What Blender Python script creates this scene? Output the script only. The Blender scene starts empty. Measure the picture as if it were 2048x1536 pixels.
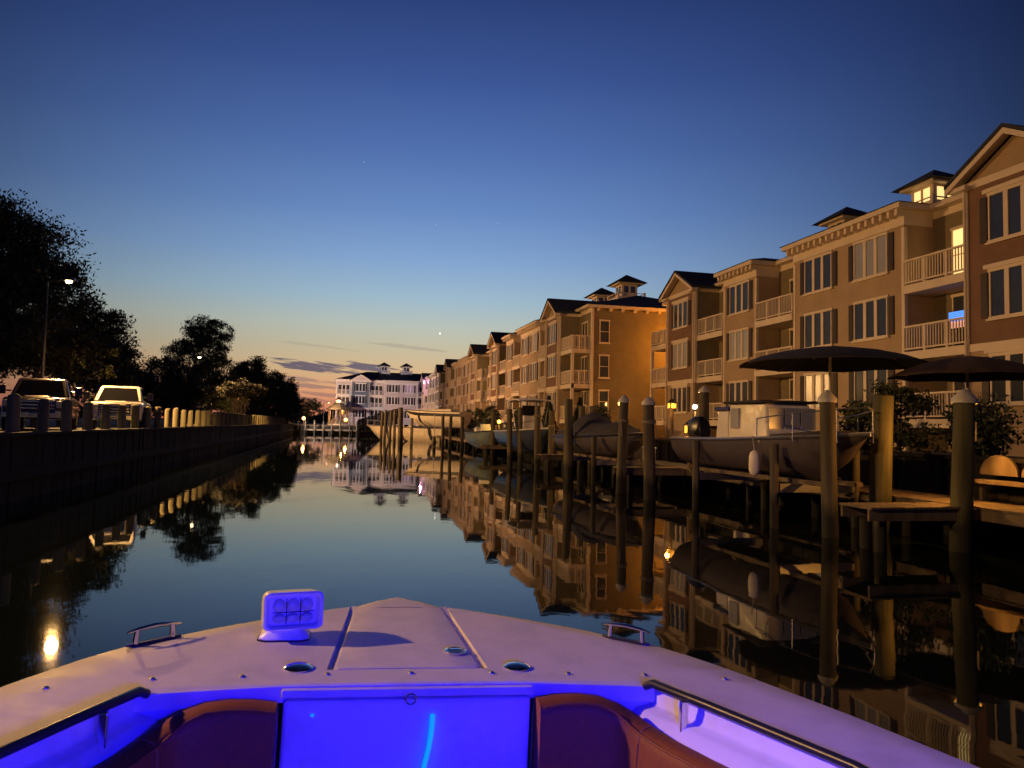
import bpy, math, random
import numpy as np
from mathutils import Matrix, Vector, Quaternion
R_ = math.radians
SC = bpy.context.scene
COL = SC.collection

# ------------------------------------------------------------------ camera
FPX = 1479.0; HC = 2.2
cam = bpy.data.cameras.new('camera'); camo = bpy.data.objects.new('camera', cam); COL.objects.link(camo)
cam.sensor_width = 36.0; cam.lens = 36.0 * FPX / 2048.0
cam.clip_start = 0.05; cam.clip_end = 20000
CAMR = Matrix.Rotation(R_(-13.1), 3, 'Z') @ Matrix.Rotation(R_(93.25), 3, 'X') @ Matrix.Rotation(R_(1.3), 3, 'Z')
CAMP = Vector((0, 0, HC))
camo.matrix_world = Matrix.Translation(CAMP) @ CAMR.to_4x4()
SC.camera = camo
SC.view_settings.view_transform = 'Standard'; SC.view_settings.look = 'None'
SC.view_settings.exposure = 0.0; SC.view_settings.gamma = 1.0
SC.render.engine = 'CYCLES'
SC.cycles.max_bounces = 6; SC.cycles.sample_clamp_indirect = 4.0
try: SC.cycles.use_denoising = True
except Exception: pass

def ray(px, py): return CAMR @ Vector(((px - 1024) / FPX, -(py - 768) / FPX, -1.0))
def at(px, py, depth): return CAMP + ray(px, py) * depth           # photo measurement -> world point
def at_x(px, py, x):
    d = ray(px, py); return CAMP + d * (x / d.x)
def lin(c):
    return tuple(((v / 255.0) / 12.92 if v / 255.0 <= 0.04045 else ((v / 255.0 + 0.055) / 1.055) ** 2.4) for v in c)

# ------------------------------------------------------------------ dusk sky (world)
W = bpy.data.worlds.new('World'); SC.world = W; W.use_nodes = True
nt = W.node_tree; N = nt.nodes; K = nt.links; N.clear()
def nd(tree, typ, **kw):
    n = tree.nodes.new(typ)
    for k, v in kw.items(): setattr(n, k, v)
    return n
def mth(tree, op, a, b=None, c=None, clamp=False):
    n = tree.nodes.new('ShaderNodeMath'); n.operation = op; n.use_clamp = clamp
    for i, v in enumerate((a, b, c)):
        if v is None: continue
        if isinstance(v, (int, float)): n.inputs[i].default_value = v
        else: tree.links.new(v, n.inputs[i])
    return n.outputs[0]
tc = nd(nt, 'ShaderNodeTexCoord')
nrm = nd(nt, 'ShaderNodeVectorMath', operation='NORMALIZE'); K.new(tc.outputs['Generated'], nrm.inputs[0])
sep = nd(nt, 'ShaderNodeSeparateXYZ'); K.new(nrm.outputs[0], sep.inputs[0])
az = mth(nt, 'ARCTAN2', sep.outputs['X'], sep.outputs['Y'])          # 0 along the canal
el = sep.outputs['Z']
def ramp(tree, fac, stops, interp='LINEAR'):
    r = tree.nodes.new('ShaderNodeValToRGB'); r.color_ramp.interpolation = interp
    e = r.color_ramp.elements
    while len(e) < len(stops): e.new(0.5)
    for i, (p, c) in enumerate(stops):
        e[i].position = p; e[i].color = (*c, 1)
    tree.links.new(fac, r.inputs[0]); return r.outputs[0]
west = [(0.0, (200, 108, 82)), (0.018, (212, 130, 98)), (0.042, (218, 156, 112)), (0.07, (206, 174, 132)),
        (0.10, (190, 180, 152)), (0.13, (176, 184, 174)), (0.165, (152, 178, 194)), (0.215, (126, 158, 198)),
        (0.275, (100, 133, 186)), (0.35, (77, 107, 166)), (0.43, (57, 82, 142)), (0.52, (38, 58, 110)),
        (0.70, (18, 30, 66)), (1.0, (9, 15, 38))]
east = [(0.0, (80, 74, 98)), (0.05, (96, 90, 118)), (0.12, (84, 96, 138)), (0.25, (64, 88, 146)),
        (0.45, (40, 60, 116)), (0.7, (18, 30, 66)), (1.0, (9, 15, 38))]
cw = ramp(nt, el, [(p, lin(c)) for p, c in west])
ce = ramp(nt, el, [(p, lin(c)) for p, c in east])
AZ0 = R_(2.0)                                                       # where the sun went down
daz = mth(nt, 'COSINE', mth(nt, 'SUBTRACT', az, AZ0))
wf = mth(nt, 'SUBTRACT', 1.0, mth(nt, 'MULTIPLY', mth(nt, 'SUBTRACT', 1.0, daz), 2.2), clamp=True)
mixw = nd(nt, 'ShaderNodeMix', data_type='RGBA'); K.new(wf, mixw.inputs[0]); K.new(ce, mixw.inputs[6]); K.new(cw, mixw.inputs[7])
dim = mth(nt, 'SUBTRACT', 1.12, mth(nt, 'MULTIPLY', mth(nt, 'SUBTRACT', 1.0, mth(nt, 'COSINE', mth(nt, 'SUBTRACT', az, R_(10.0)))), 3.6))
dim = mth(nt, 'MAXIMUM', dim, 0.34)
# low dusk cloud bars near the afterglow
cv = nd(nt, 'ShaderNodeCombineXYZ')
tilt = mth(nt, 'ADD', el, mth(nt, 'MULTIPLY', az, .085))
K.new(mth(nt, 'MULTIPLY', az, 24.0), cv.inputs[0]); K.new(mth(nt, 'MULTIPLY', tilt, 210.0), cv.inputs[1])
cn = nd(nt, 'ShaderNodeTexNoise'); cn.inputs['Scale'].default_value = 1.0; cn.inputs['Detail'].default_value = 4.0; cn.inputs['Roughness'].default_value = 0.55
K.new(cv.outputs[0], cn.inputs['Vector'])
def cloud(a0, e0, sa, se, k, lo):
    da = mth(nt, 'DIVIDE', mth(nt, 'SUBTRACT', az, a0), sa); de = mth(nt, 'DIVIDE', mth(nt, 'ADD', mth(nt, 'SUBTRACT', el, e0), mth(nt, 'MULTIPLY', mth(nt, 'SUBTRACT', az, a0), .085)), se)
    g = mth(nt, 'SUBTRACT', 1.0, mth(nt, 'ADD', mth(nt, 'MULTIPLY', da, da), mth(nt, 'MULTIPLY', de, de)))
    g = mth(nt, 'ADD', mth(nt, 'MULTIPLY', g, 0.55), mth(nt, 'MULTIPLY', mth(nt, 'SUBTRACT', cn.outputs[0], 0.5), 2.6))
    return mth(nt, 'MULTIPLY', mth(nt, 'MULTIPLY', g, 3.2, clamp=True), k)
def azel(px, py):
    d = ray(px, py).normalized(); return math.atan2(d.x, d.y), d.z
cl = None
for (px, py, wpx, hpx, k) in ((625, 733, 85, 10, .9), (745, 735, 62, 8, .9), (600, 758, 70, 5, .45), (640, 775, 95, 5, .5),
                              (640, 788, 95, 4, .45), (820, 695, 90, 4, .22), (620, 690, 80, 3, .15), (640, 800, 95, 4, .4)):
    a0, e0 = azel(px, py); c1 = cloud(a0, e0, wpx / FPX, hpx / FPX, k, 0)
    cl = c1 if cl is None else mth(nt, 'MAXIMUM', cl, c1)
mixc = nd(nt, 'ShaderNodeMix', data_type='RGBA'); K.new(cl, mixc.inputs[0]); K.new(mixw.outputs[2], mixc.inputs[6]); mixc.inputs[7].default_value = (*lin((92, 84, 104)), 1)
sc = nd(nt, 'ShaderNodeVectorMath', operation='SCALE'); K.new(mixc.outputs[2], sc.inputs[0]); K.new(dim, sc.inputs['Scale'])
bg = nd(nt, 'ShaderNodeBackground'); K.new(sc.outputs[0], bg.inputs['Color']); bg.inputs['Strength'].default_value = 1.0
wo = nd(nt, 'ShaderNodeOutputWorld'); K.new(bg.outputs[0], wo.inputs['Surface'])

# ------------------------------------------------------------------ lamp strengths
P_STREET = 8500.0; P_BLUE = 340.0

# ------------------------------------------------------------------ materials
MATS = {}
def mat(name, col, rough=0.6, var=0.18, scale=3.0, metal=0.0, bump=0.0, spec=0.5, emit=None, estr=0.0, siding=0.0, stretch=None, coat=0.0, wet=False):
    if name in MATS: return MATS[name]
    m = bpy.data.materials.new(name); m.use_nodes = True; t = m.node_tree; b = t.nodes['Principled BSDF']
    b.inputs['Roughness'].default_value = rough; b.inputs['Metallic'].default_value = metal
    b.inputs['Specular IOR Level'].default_value = spec; b.inputs['Coat Weight'].default_value = coat
    tcn = nd(t, 'ShaderNodeTexCoord'); vec = tcn.outputs['Object']
    if stretch:
        mp = nd(t, 'ShaderNodeMapping'); mp.inputs['Scale'].default_value = stretch; t.links.new(vec, mp.inputs['Vector']); vec = mp.outputs[0]
    nz = nd(t, 'ShaderNodeTexNoise'); nz.inputs['Scale'].default_value = scale; nz.inputs['Detail'].default_value = 5.0
    t.links.new(vec, nz.inputs['Vector'])
    lo = tuple(c * (1 - var) for c in col); hi = tuple(min(1, c * (1 + var)) for c in col)
    c = ramp(t, nz.outputs[0], [(0.3, lo), (0.7, hi)])
    if wet:                                                         # dark algae and tide stain at the foot
        sw = nd(t, 'ShaderNodeSeparateXYZ'); t.links.new(tcn.outputs['Object'], sw.inputs[0])
        f = mth(t, 'ADD', sw.outputs['Z'], mth(t, 'MULTIPLY', mth(t, 'SUBTRACT', nz.outputs[0], .5), .7))
        k = mth(t, 'MULTIPLY', mth(t, 'SUBTRACT', .85, f), 3.0, clamp=True)
        mx = nd(t, 'ShaderNodeMix', data_type='RGBA'); t.links.new(k, mx.inputs[0]); t.links.new(c, mx.inputs[6]); mx.inputs[7].default_value = (.010, .010, .006, 1); c = mx.outputs[2]
    t.links.new(c, b.inputs['Base Color'])
    h = None
    if bump: h = mth(t, 'MULTIPLY', nz.outputs[0], bump)
    if siding:
        s = nd(t, 'ShaderNodeSeparateXYZ'); t.links.new(tcn.outputs['Object'], s.inputs[0])
        fr = mth(t, 'FRACT', mth(t, 'DIVIDE', s.outputs['Z'], siding))
        h2 = mth(t, 'MULTIPLY', mth(t, 'SUBTRACT', 1.0, fr), 0.02); h = h2 if h is None else mth(t, 'ADD', h, h2)
    if h is not None:
        bp = nd(t, 'ShaderNodeBump'); bp.inputs['Strength'].default_value = 1.0; bp.inputs['Distance'].default_value = 1.0
        t.links.new(h, bp.inputs['Height']); t.links.new(bp.outputs[0], b.inputs['Normal'])
    if emit:
        b.inputs['Emission Color'].default_value = (*emit, 1); b.inputs['Emission Strength'].default_value = estr
    MATS[name] = m; return m

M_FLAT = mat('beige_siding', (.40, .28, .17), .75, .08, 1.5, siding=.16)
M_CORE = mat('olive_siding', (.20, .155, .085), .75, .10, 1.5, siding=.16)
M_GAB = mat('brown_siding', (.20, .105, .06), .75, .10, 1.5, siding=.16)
M_TRIM = mat('white_trim', (.68, .55, .41), .55, .06, 2.0)
M_ROOF = mat('dark_shingle', (.028, .030, .042), .9, .35, 6.0, bump=.01)
M_PANE = mat('window_glass', (.045, .052, .068), .09, .25, .8, spec=.9)
M_BLIND = mat('blind_glass', (.34, .34, .36), .22, .15, .8, spec=.7)
M_SHUT = mat('dark_shutter', (.035, .020, .016), .6, .2, 5.0)
M_DOOR = mat('dark_doorway', (.05, .048, .045), .15, .3, 1.0, spec=.8)
M_WWALL = mat('white_siding', (.60, .56, .60), .7, .06, 1.5, siding=.16)
M_BLUEG = mat('slate_blue_siding', (.16, .20, .26), .7, .08, 1.5, siding=.16)
M_WTRIM = mat('bright_white_trim', (.78, .77, .78), .5, .04, 2.0)
M_LIT = mat('lit_window', (.6, .5, .3), .5, .25, 1.2, emit=(1.0, .66, .24), estr=1.3)
M_LITDIM = mat('dim_lit_window', (.4, .35, .1), .5, .3, 1.2, emit=(.55, .42, .06), estr=.35)
M_WOOD = mat('weathered_wood', (.12, .09, .06), .85, .35, 4.0, bump=.01, stretch=(1, 1, .15))
M_PILE = mat('piling_wood', (.085, .07, .042), .85, .5, 5.0, bump=.015, stretch=(1, 1, .12), wet=True)
M_POST = mat('fence_post_wood', (.20, .18, .10), .85, .4, 5.0, bump=.012, stretch=(1, 1, .15))
M_GPILE = mat('greenish_piling_wood', (.075, .068, .03), .85, .5, 5.0, bump=.015, stretch=(1, 1, .12), wet=True)
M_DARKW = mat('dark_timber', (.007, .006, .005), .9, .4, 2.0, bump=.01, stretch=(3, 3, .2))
M_ROPE = mat('dock_rope', (.22, .19, .14), .9, .3, 30.0)
M_CAP = mat('piling_cap', (.44, .42, .37), .45, .08, 3.0)
M_LEAF = mat('leaf_dark', (.045, .055, .022), .65, .45, 1.3)
M_LEAF2 = mat('leaf_olive', (.026, .028, .007), .65, .4, 1.3)
M_CONIF = mat('conifer_green', (.03, .042, .02), .7, .4, 2.0)
M_BARK = mat('bark', (.09, .065, .045), .9, .35, 6.0, bump=.02, stretch=(1, 1, .2))
M_BARKL = mat('pale_bark', (.32, .23, .15), .8, .3, 5.0, bump=.01)
M_GRASS = mat('grass', (.07, .085, .02), .9, .4, 4.0, bump=.03)
M_ASPH = mat('asphalt', (.05, .05, .052), .85, .25, 8.0, bump=.006)
M_SOIL = mat('soil', (.06, .045, .03), .95, .35, 2.0, bump=.03)
M_CONC = mat('concrete', (.30, .28, .25), .8, .2, 4.0, bump=.006)
M_PCONC = mat('weathered_concrete', (.10, .09, .08), .85, .25, 4.0, bump=.006)
M_METAL = mat('grey_metal', (.35, .35, .36), .4, .1, 5.0, metal=.9)
M_DMET = mat('dark_metal', (.03, .03, .032), .45, .2, 5.0, metal=.4)
M_CHROME = mat('chrome', (.75, .75, .78), .12, .03, 5.0, metal=1.0)
M_TYRE = mat('tyre_rubber', (.02, .02, .02), .8, .2, 9.0)
M_CARW = mat('white_car_paint', (.72, .68, .58), .3, .03, 2.0, coat=.6)
M_CARD = mat('dark_car_paint', (.035, .02, .025), .25, .1, 2.0, coat=.8)
M_CARG = mat('grey_car_paint', (.18, .18, .19), .3, .05, 2.0, coat=.6)
M_CGLASS = mat('car_glass', (.01, .01, .012), .05, .1, 2.0, spec=.8)
M_GRILLE = mat('black_grille', (.015, .015, .016), .4, .2, 20.0)
M_HLAMP = mat('headlamp_lens', (.55, .53, .48), .12, .1, 8.0, spec=.8)
M_GEL = mat('white_gelcoat', (.62, .57, .56), .58, .07, 320.0, bump=.0004, spec=.25)
M_GELIN = mat('cockpit_liner', (.66, .62, .66), .45, .04, 5.0, spec=.35)
M_HULLT = mat('tan_hull', (.62, .55, .40), .4, .12, 2.0, coat=.3)
M_HULLW = mat('white_hull', (.62, .58, .52), .35, .08, 2.0, coat=.3)
M_HULLB = mat('navy_hull', (.035, .045, .085), .3, .15, 2.0, coat=.5)
M_HULLG = mat('grey_hull', (.085, .072, .082), .4, .12, 2.0, coat=.3)
M_HULLA = mat('aqua_grey_hull', (.19, .24, .26), .4, .12, 2.0, coat=.3)
M_CANV = mat('dark_canvas', (.028, .024, .026), .85, .3, 4.0, bump=.03)
M_CANVB = mat('brown_canvas', (.06, .034, .02), .85, .3, 3.0, bump=.02)
M_CANVN = mat('blue_canvas', (.03, .04, .16), .8, .2, 3.0, bump=.02)
M_ENCL = mat('clear_vinyl_enclosure', (.80, .74, .58), .22, .25, 1.6, bump=.04)
M_BLACK = mat('black_plastic', (.014, .014, .016), .35, .2, 6.0)
M_FEND = mat('white_fender_vinyl', (.75, .70, .58), .45, .06, 6.0)
M_LEATH = mat('brown_upholstery', (.25, .078, .010), .62, .12, 60.0, bump=.0012, spec=.3)
M_SEAM = mat('upholstery_seam', (.34, .13, .04), .6, .1, 40.0)
M_LENS = mat('searchlight_lens', (.42, .42, .46), .25, .1, 30.0, spec=.6)
M_SHDW = mat('white_plastic', (.75, .72, .72), .35, .03, 6.0, coat=.2)
M_BLUEGLOW = mat('blue_glow', (.05, .4, .8), .4, .1, 9.0, emit=(.0, .32, 1.0), estr=.9)
M_LEDB = mat('blue_led', (.1, .1, 1), .4, .05, 9.0, emit=(.08, .05, 1.0), estr=14.0)
M_BULBW = mat('warm_bulb', (1, .85, .6), .5, .02, 3.0, emit=(1.0, .74, .36), estr=14.0)
M_BULBO = mat('orange_bulb', (1, .6, .25), .5, .02, 3.0, emit=(1.0, .42, .08), estr=9.0)
M_BULBY = mat('yellow_bulb', (1, .7, .2), .5, .02, 3.0, emit=(1.0, .56, .06), estr=3.2)
M_BULBC = mat('pale_bulb', (1, .95, .85), .5, .02, 3.0, emit=(1.0, .86, .62), estr=7.0)
M_GLOW = mat('lantern_glass', (.9, .5, .1), .5, .15, 2.0, emit=(1.0, .40, .05), estr=1.5)
M_SCREEN = mat('blue_screen', (.1, .3, .9), .4, .3, 2.0, emit=(.06, .28, 1.0), estr=1.4)
M_SCREENR = mat('pink_screen', (.9, .4, .3), .4, .3, 2.0, emit=(1.0, .42, .30), estr=1.0)
M_RED = mat('red_lens', (.5, .02, .02), .3, .05, 3.0, emit=(1, .04, .02), estr=1.2)
M_STAR = mat('star_light', (1, 1, 1), .5, .0, 3.0, emit=(1, .95, .8), estr=1.6)
M_PURP = mat('purple_bulb', (1, .6, 1), .5, .02, 3.0, emit=(1.0, .45, 1.0), estr=4.0)

for m_ in (M_GEL, M_GELIN):
    t_ = m_.node_tree; b_ = t_.nodes['Principled BSDF']; src = b_.inputs['Base Color'].links[0].from_socket
    tc_ = nd(t_, 'ShaderNodeTexCoord'); n1 = nd(t_, 'ShaderNodeTexNoise'); n1.inputs['Scale'].default_value = 5.0; n1.inputs['Detail'].default_value = 8.0; n1.inputs['Roughness'].default_value = .7
    t_.links.new(tc_.outputs['Object'], n1.inputs['Vector']); r1 = ramp(t_, n1.outputs[0], [(.35, (.84, .83, .82)), (.55, (1, 1, 1))])
    n2 = nd(t_, 'ShaderNodeTexVoronoi'); n2.inputs['Scale'].default_value = 55.0; t_.links.new(tc_.outputs['Object'], n2.inputs['Vector'])
    r2 = ramp(t_, n2.outputs['Distance'], [(.05, (.86, .86, .86)), (.10, (1, 1, 1))])
    k1 = nd(t_, 'ShaderNodeMix', data_type='RGBA', blend_type='MULTIPLY'); k1.inputs[0].default_value = 1.0; t_.links.new(src, k1.inputs[6]); t_.links.new(r1, k1.inputs[7])
    k2 = nd(t_, 'ShaderNodeMix', data_type='RGBA', blend_type='MULTIPLY'); k2.inputs[0].default_value = .6; t_.links.new(k1.outputs[2], k2.inputs[6]); t_.links.new(r2, k2.inputs[7])
    t_.links.new(k2.outputs[2], b_.inputs['Base Color'])
    rr_ = ramp(t_, n1.outputs[0], [(.4, (.46, .46, .46)), (.6, (.66, .66, .66))]); t_.links.new(rr_, b_.inputs['Roughness'])

# ------------------------------------------------------------------ mesh helpers
class MB:
    def __init__(s): s.v = []; s.f = []; s.m = []
    def add(s, vs, fs, mi=0):
        o = len(s.v); s.v += [tuple(p) for p in vs]
        s.f += [tuple(i + o for i in f) for f in fs]; s.m += [mi] * len(fs); return s
    def box(s, x0, x1, y0, y1, z0, z1, mi=0, tx=0.0, ty=0.0):
        if x0 > x1: x0, x1 = x1, x0
        if y0 > y1: y0, y1 = y1, y0
        v = [(x0, y0, z0), (x1, y0, z0), (x1, y1, z0), (x0, y1, z0), (x0 + tx, y0 + ty, z1), (x1 - tx, y0 + ty, z1), (x1 - tx, y1 - ty, z1), (x0 + tx, y1 - ty, z1)]
        return s.add(v, [(0, 3, 2, 1), (4, 5, 6, 7), (0, 1, 5, 4), (1, 2, 6, 5), (2, 3, 7, 6), (3, 0, 4, 7)], mi)
    def tube(s, pts, rad, n=8, mi=0, cap=True):
        pts = [Vector(p) for p in pts]
        if isinstance(rad, (int, float)): rad = [rad] * len(pts)
        vs = []; ref = None
        for i, p in enumerate(pts):
            d = (pts[min(i + 1, len(pts) - 1)] - pts[max(i - 1, 0)]).normalized()
            if ref is None: ref = Vector((0, 0, 1)) if abs(d.z) < .9 else Vector((1, 0, 0))
            a = d.cross(ref).normalized(); b = d.cross(a).normalized()
            for k in range(n):
                q = 2 * math.pi * k / n; vs.append(p + (a * math.cos(q) + b * math.sin(q)) * rad[i])
        fs = []
        for i in range(len(pts) - 1):
            for k in range(n):
                fs.append((i * n + k, i * n + (k + 1) % n, (i + 1) * n + (k + 1) % n, (i + 1) * n + k))
        if cap:
            fs.append(tuple(range(n - 1, -1, -1))); fs.append(tuple((len(pts) - 1) * n + k for k in range(n)))
        return s.add(vs, fs, mi)
    def lathe(s, prof, n=12, mi=0, c=(0, 0, 0)):
        vs = []
        for r, z in prof:
            for k in range(n):
                q = 2 * math.pi * k / n; vs.append((c[0] + r * math.cos(q), c[1] + r * math.sin(q), c[2] + z))
        fs = []
        for i in range(len(prof) - 1):
            for k in range(n): fs.append((i * n + k, i * n + (k + 1) % n, (i + 1) * n + (k + 1) % n, (i + 1) * n + k))
        fs.append(tuple(range(n - 1, -1, -1))); fs.append(tuple((len(prof) - 1) * n + k for k in range(n)))
        return s.add(vs, fs, mi)
    def loft(s, rings, closed=True, mi=0, caps=True):
        n = len(rings[0]); vs = [p for r in rings for p in r]; fs = []
        for i in range(len(rings) - 1):
            for k in range(n if closed else n - 1):
                fs.append((i * n + k, i * n + (k + 1) % n, (i + 1) * n + (k + 1) % n, (i + 1) * n + k))
        if caps and closed:
            fs.append(tuple(range(n - 1, -1, -1))); fs.append(tuple((len(rings) - 1) * n + k for k in range(n)))
        return s.add(vs, fs, mi)
    def prism(s, poly, axis, a, b, mi=0):
        def P(u, w, t): return {'x': (t, u, w), 'y': (u, t, w), 'z': (u, w, t)}[axis]
        return s.loft([[P(u, w, a) for u, w in poly], [P(u, w, b) for u, w in poly]], mi=mi)
    def build(s, name, mats, parent=None, smooth=False, bevel=0.0):
        me = bpy.data.meshes.new(name); me.from_pydata([tuple(p) for p in s.v], [], s.f)
        for m in (mats if isinstance(mats, (list, tuple)) else [mats]): me.materials.append(m)
        me.polygons.foreach_set('material_index', s.m)
        if smooth: me.polygons.foreach_set('use_smooth', [True] * len(me.polygons))
        me.update()
        import bmesh
        bm = bmesh.new(); bm.from_mesh(me); bmesh.ops.recalc_face_normals(bm, faces=bm.faces); bm.to_mesh(me); bm.free()
        o = bpy.data.objects.new(name, me); COL.objects.link(o)
        if parent: o.parent = parent
        if bevel:
            b = o.modifiers.new('bevel', 'BEVEL'); b.width = bevel; b.segments = 2; b.limit_method = 'ANGLE'; b.angle_limit = R_(40)
            if smooth:
                me.set_sharp_from_angle(angle=R_(40))
        elif smooth: me.set_sharp_from_angle(angle=R_(50))
        return o
def tag(o, label, cat, group=None):
    o['label'] = label; o['category'] = cat
    if group: o['group'] = group
    return o
def thing(name, label, cat, loc=(0, 0, 0), rz=0.0, group=None):
    o = bpy.data.objects.new(name, None); COL.objects.link(o); o.location = loc; o.rotation_euler = (0, 0, rz)
    o.empty_display_size = .3
    return tag(o, label, cat, group)
def struct(o): o['kind'] = 'structure'; return o
def kids(o): return [c for c in bpy.data.objects if c.parent == o]
def dup(root, loc, rz=None, label=None, scale=None):
    r = root.copy(); COL.objects.link(r); r.location = loc
    if rz is not None: r.rotation_euler = (0, 0, rz)
    if scale: r.scale = scale
    if label: r['label'] = label
    for ch in kids(root):
        c = ch.copy(); COL.objects.link(c); c.parent = r
        for g in kids(ch):
            d = g.copy(); COL.objects.link(d); d.parent = c
    return r
def light(name, kind, loc, col, power, parent=None, size=.15, aim=None, cone=None, blend=.4):
    l = bpy.data.lights.new(name, kind); l.energy = power; l.color = col
    if kind in ('POINT', 'SPOT'): l.shadow_soft_size = size
    if kind == 'SPOT': l.spot_size = R_(cone or 120); l.spot_blend = blend
    o = bpy.data.objects.new(name, l); COL.objects.link(o); o.location = loc
    if aim is not None: o.rotation_euler = Vector(aim).to_track_quat('-Z', 'Y').to_euler()
    if parent: o.parent = parent
    return o

# ------------------------------------------------------------------ setting: water and land
def plane(name, x0, x1, y0, y1, z, m, zb=None):
    b = MB()
    if zb is None: b.add([(x0, y0, z), (x1, y0, z), (x1, y1, z), (x0, y1, z)], [(0, 1, 2, 3)])
    else: b.box(x0, x1, y0, y1, zb, z)
    return struct(b.build(name, m))
wm = bpy.data.materials.new('canal_water'); wm.use_nodes = True; t = wm.node_tree; b = t.nodes['Principled BSDF']
b.inputs['Base Color'].default_value = (.0035, .006, .007, 1); b.inputs['Roughness'].default_value = .025; b.inputs['IOR'].default_value = 1.33
tcn = nd(t, 'ShaderNodeTexCoord'); hs = None
for (sx, sy, scl, amp, dist) in ((1.0, .55, .9, .0018, .5), (1.0, .8, 3.0, .00025, .6), (.6, .25, .33, .004, .3)):
    mp = nd(t, 'ShaderNodeMapping'); mp.inputs['Scale'].default_value = (sx, sy, 1); mp.inputs['Rotation'].default_value = (0, 0, .35 + scl); t.links.new(tcn.outputs['Object'], mp.inputs['Vector'])
    nz = nd(t, 'ShaderNodeTexNoise'); nz.inputs['Scale'].default_value = scl; nz.inputs['Detail'].default_value = 2.0; nz.inputs['Distortion'].default_value = dist
    t.links.new(mp.outputs[0], nz.inputs['Vector']); h = mth(t, 'MULTIPLY', nz.outputs[0], amp * 2)
    hs = h if hs is None else mth(t, 'ADD', hs, h)
bp = nd(t, 'ShaderNodeBump'); bp.inputs['Strength'].default_value = 1.0; bp.inputs['Distance'].default_value = 1.0
t.links.new(hs, bp.inputs['Height']); t.links.new(bp.outputs[0], b.inputs['Normal'])
plane('water', -60, 60, -60, 200, 0.0, wm)
LZ = 1.6
plane('ground', -3000, 3000, 139.5, 6000, LZ, M_SOIL, -1)
plane('ground', -3000, -8.25, -200, 139.48, LZ, M_ASPH, -1)
plane('ground', 14.3, 3000, -200, 139.48, LZ, M_SOIL, -1)
plane('grass_verge', -11.2, -8.27, -60, 139, LZ + .004, M_GRASS)
plane('canal_bed', -60, 60, -60, 200, -2.5, M_SOIL)

def bulkhead(name, label, x0, x1, y0, y1, top, along, m=M_DARKW):
    b = MB(); r = random.Random(3)
    n = int(((y1 - y0) if along == 'y' else (x1 - x0)) / .3)
    for i in range(n):
        j = r.uniform(-.02, .02)
        if along == 'y': b.box(x0 + j, x1 + j, y0 + i * .3, y0 + i * .3 + .29, -1.5, top)
        else: b.box(x0 + i * .3, x0 + i * .3 + .29, y0 + j, y1 + j, -1.5, top)
    if along == 'y':
        b.box(x0 - .12, x1 + .12, y0, y1, top + .003, top + .09)
        b.box(x1 + .03, x1 + .15, y0, y1, .55, .80); b.box(x0 - .15, x0 - .03, y0, y1, .55, .80)
    else:
        b.box(x0, x1, y0 - .12, y1 + .12, top + .003, top + .09)
    return tag(b.build(name, m), label, 'bulkhead')
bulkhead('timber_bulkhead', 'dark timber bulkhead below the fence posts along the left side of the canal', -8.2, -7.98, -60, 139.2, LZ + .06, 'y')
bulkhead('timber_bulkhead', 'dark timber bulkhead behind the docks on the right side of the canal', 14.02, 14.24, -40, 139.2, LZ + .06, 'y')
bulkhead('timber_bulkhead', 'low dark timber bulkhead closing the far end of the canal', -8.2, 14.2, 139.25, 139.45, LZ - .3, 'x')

# fence posts along the left bank
pm = MB().lathe([(.155, 0), (.16, .2), (.152, .99), (.135, 1.08), (.06, 1.12)], 12)
post0 = pm.build('fence_post', M_POST, smooth=True)
tag(post0, 'round timber post standing in the row along the left bank', 'fence post', 'timber posts along the left bank')
rr = random.Random(5); yy = 8.0; first = True
while yy < 138:
    o = post0 if first else post0.copy()
    if not first: COL.objects.link(o)
    first = False
    o.location = (-8.45 + rr.uniform(-.03, .03), yy, LZ); o.rotation_euler = (rr.uniform(-.012, .012), rr.uniform(-.012, .012), rr.uniform(0, 6))
    s = 1.0 + rr.uniform(-.03, .04); o.scale = (s, s, s)
    yy += 2.03

# ------------------------------------------------------------------ lamps with real fixtures
def street_lamp(label, x, y, ztop, power, col=(1.0, .62, .25), bulb=None, aim=(1, .35, -.22), cone=150, group='street lamps of the car park', pole=None, two=False, size=.2):
    t = thing('street_lamp', label, 'street lamp', (x, y, LZ), 0, group); h = ztop - LZ
    b = MB().lathe([(.22, 0), (.22, .5), (.09, .55), (.08, 1.0), (.05, h - .05)], 10); b.build('pole', pole or M_DMET, t, True)
    ax = MB().tube([(0, 0, h - .12), (.35, 0, h), (.75, 0, h + .02)], .035, 8); ax.build('arm', pole or M_DMET, t, True)
    hd = MB().box(.6, 1.15, -.2, .2, h + .02, h + .16, tx=.05, ty=.05); hd.build('lamp_head', M_DMET, t, bevel=.02)
    bl = MB().lathe([(.05, -.11), (.13, -.07), (.15, 0), (.13, .02)], 12, c=(.88, 0, h - .005)); bl.build('bulb', bulb or M_BULBW, t, True)
    if power: light('lamp_light', 'SPOT', (1.0, 0, h - .22), col, power, t, size, aim, cone)
    return t
WARM = (1.0, .53, .17)
street_lamp('tall street lamp by the left bank beside the moving boat, casting the searchlight shadow', -14.2, 6.0, 8.6, P_STREET, WARM, aim=(1, .27, -.2), cone=112)
street_lamp('tall street lamp in front of the big dark tree, upper left', *at_x(95, 572, -13.4).xy, 8.5, 15000, WARM, aim=(1, -.05, -.75), cone=150)
L3 = street_lamp('small lit street lamp in front of the round tree beyond the pickup', *at_x(380, 712, -14.5).xy, 8.3, 13000, WARM, aim=(1, .1, -.75), cone=150)
street_lamp('pale street lamp over the small tree at the canal end', -8.5, 128, 5.6, 24000, (1.0, .74, .62), M_BULBC, aim=(.95, .75, .05), cone=112, group='lamps at the canal end')
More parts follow.
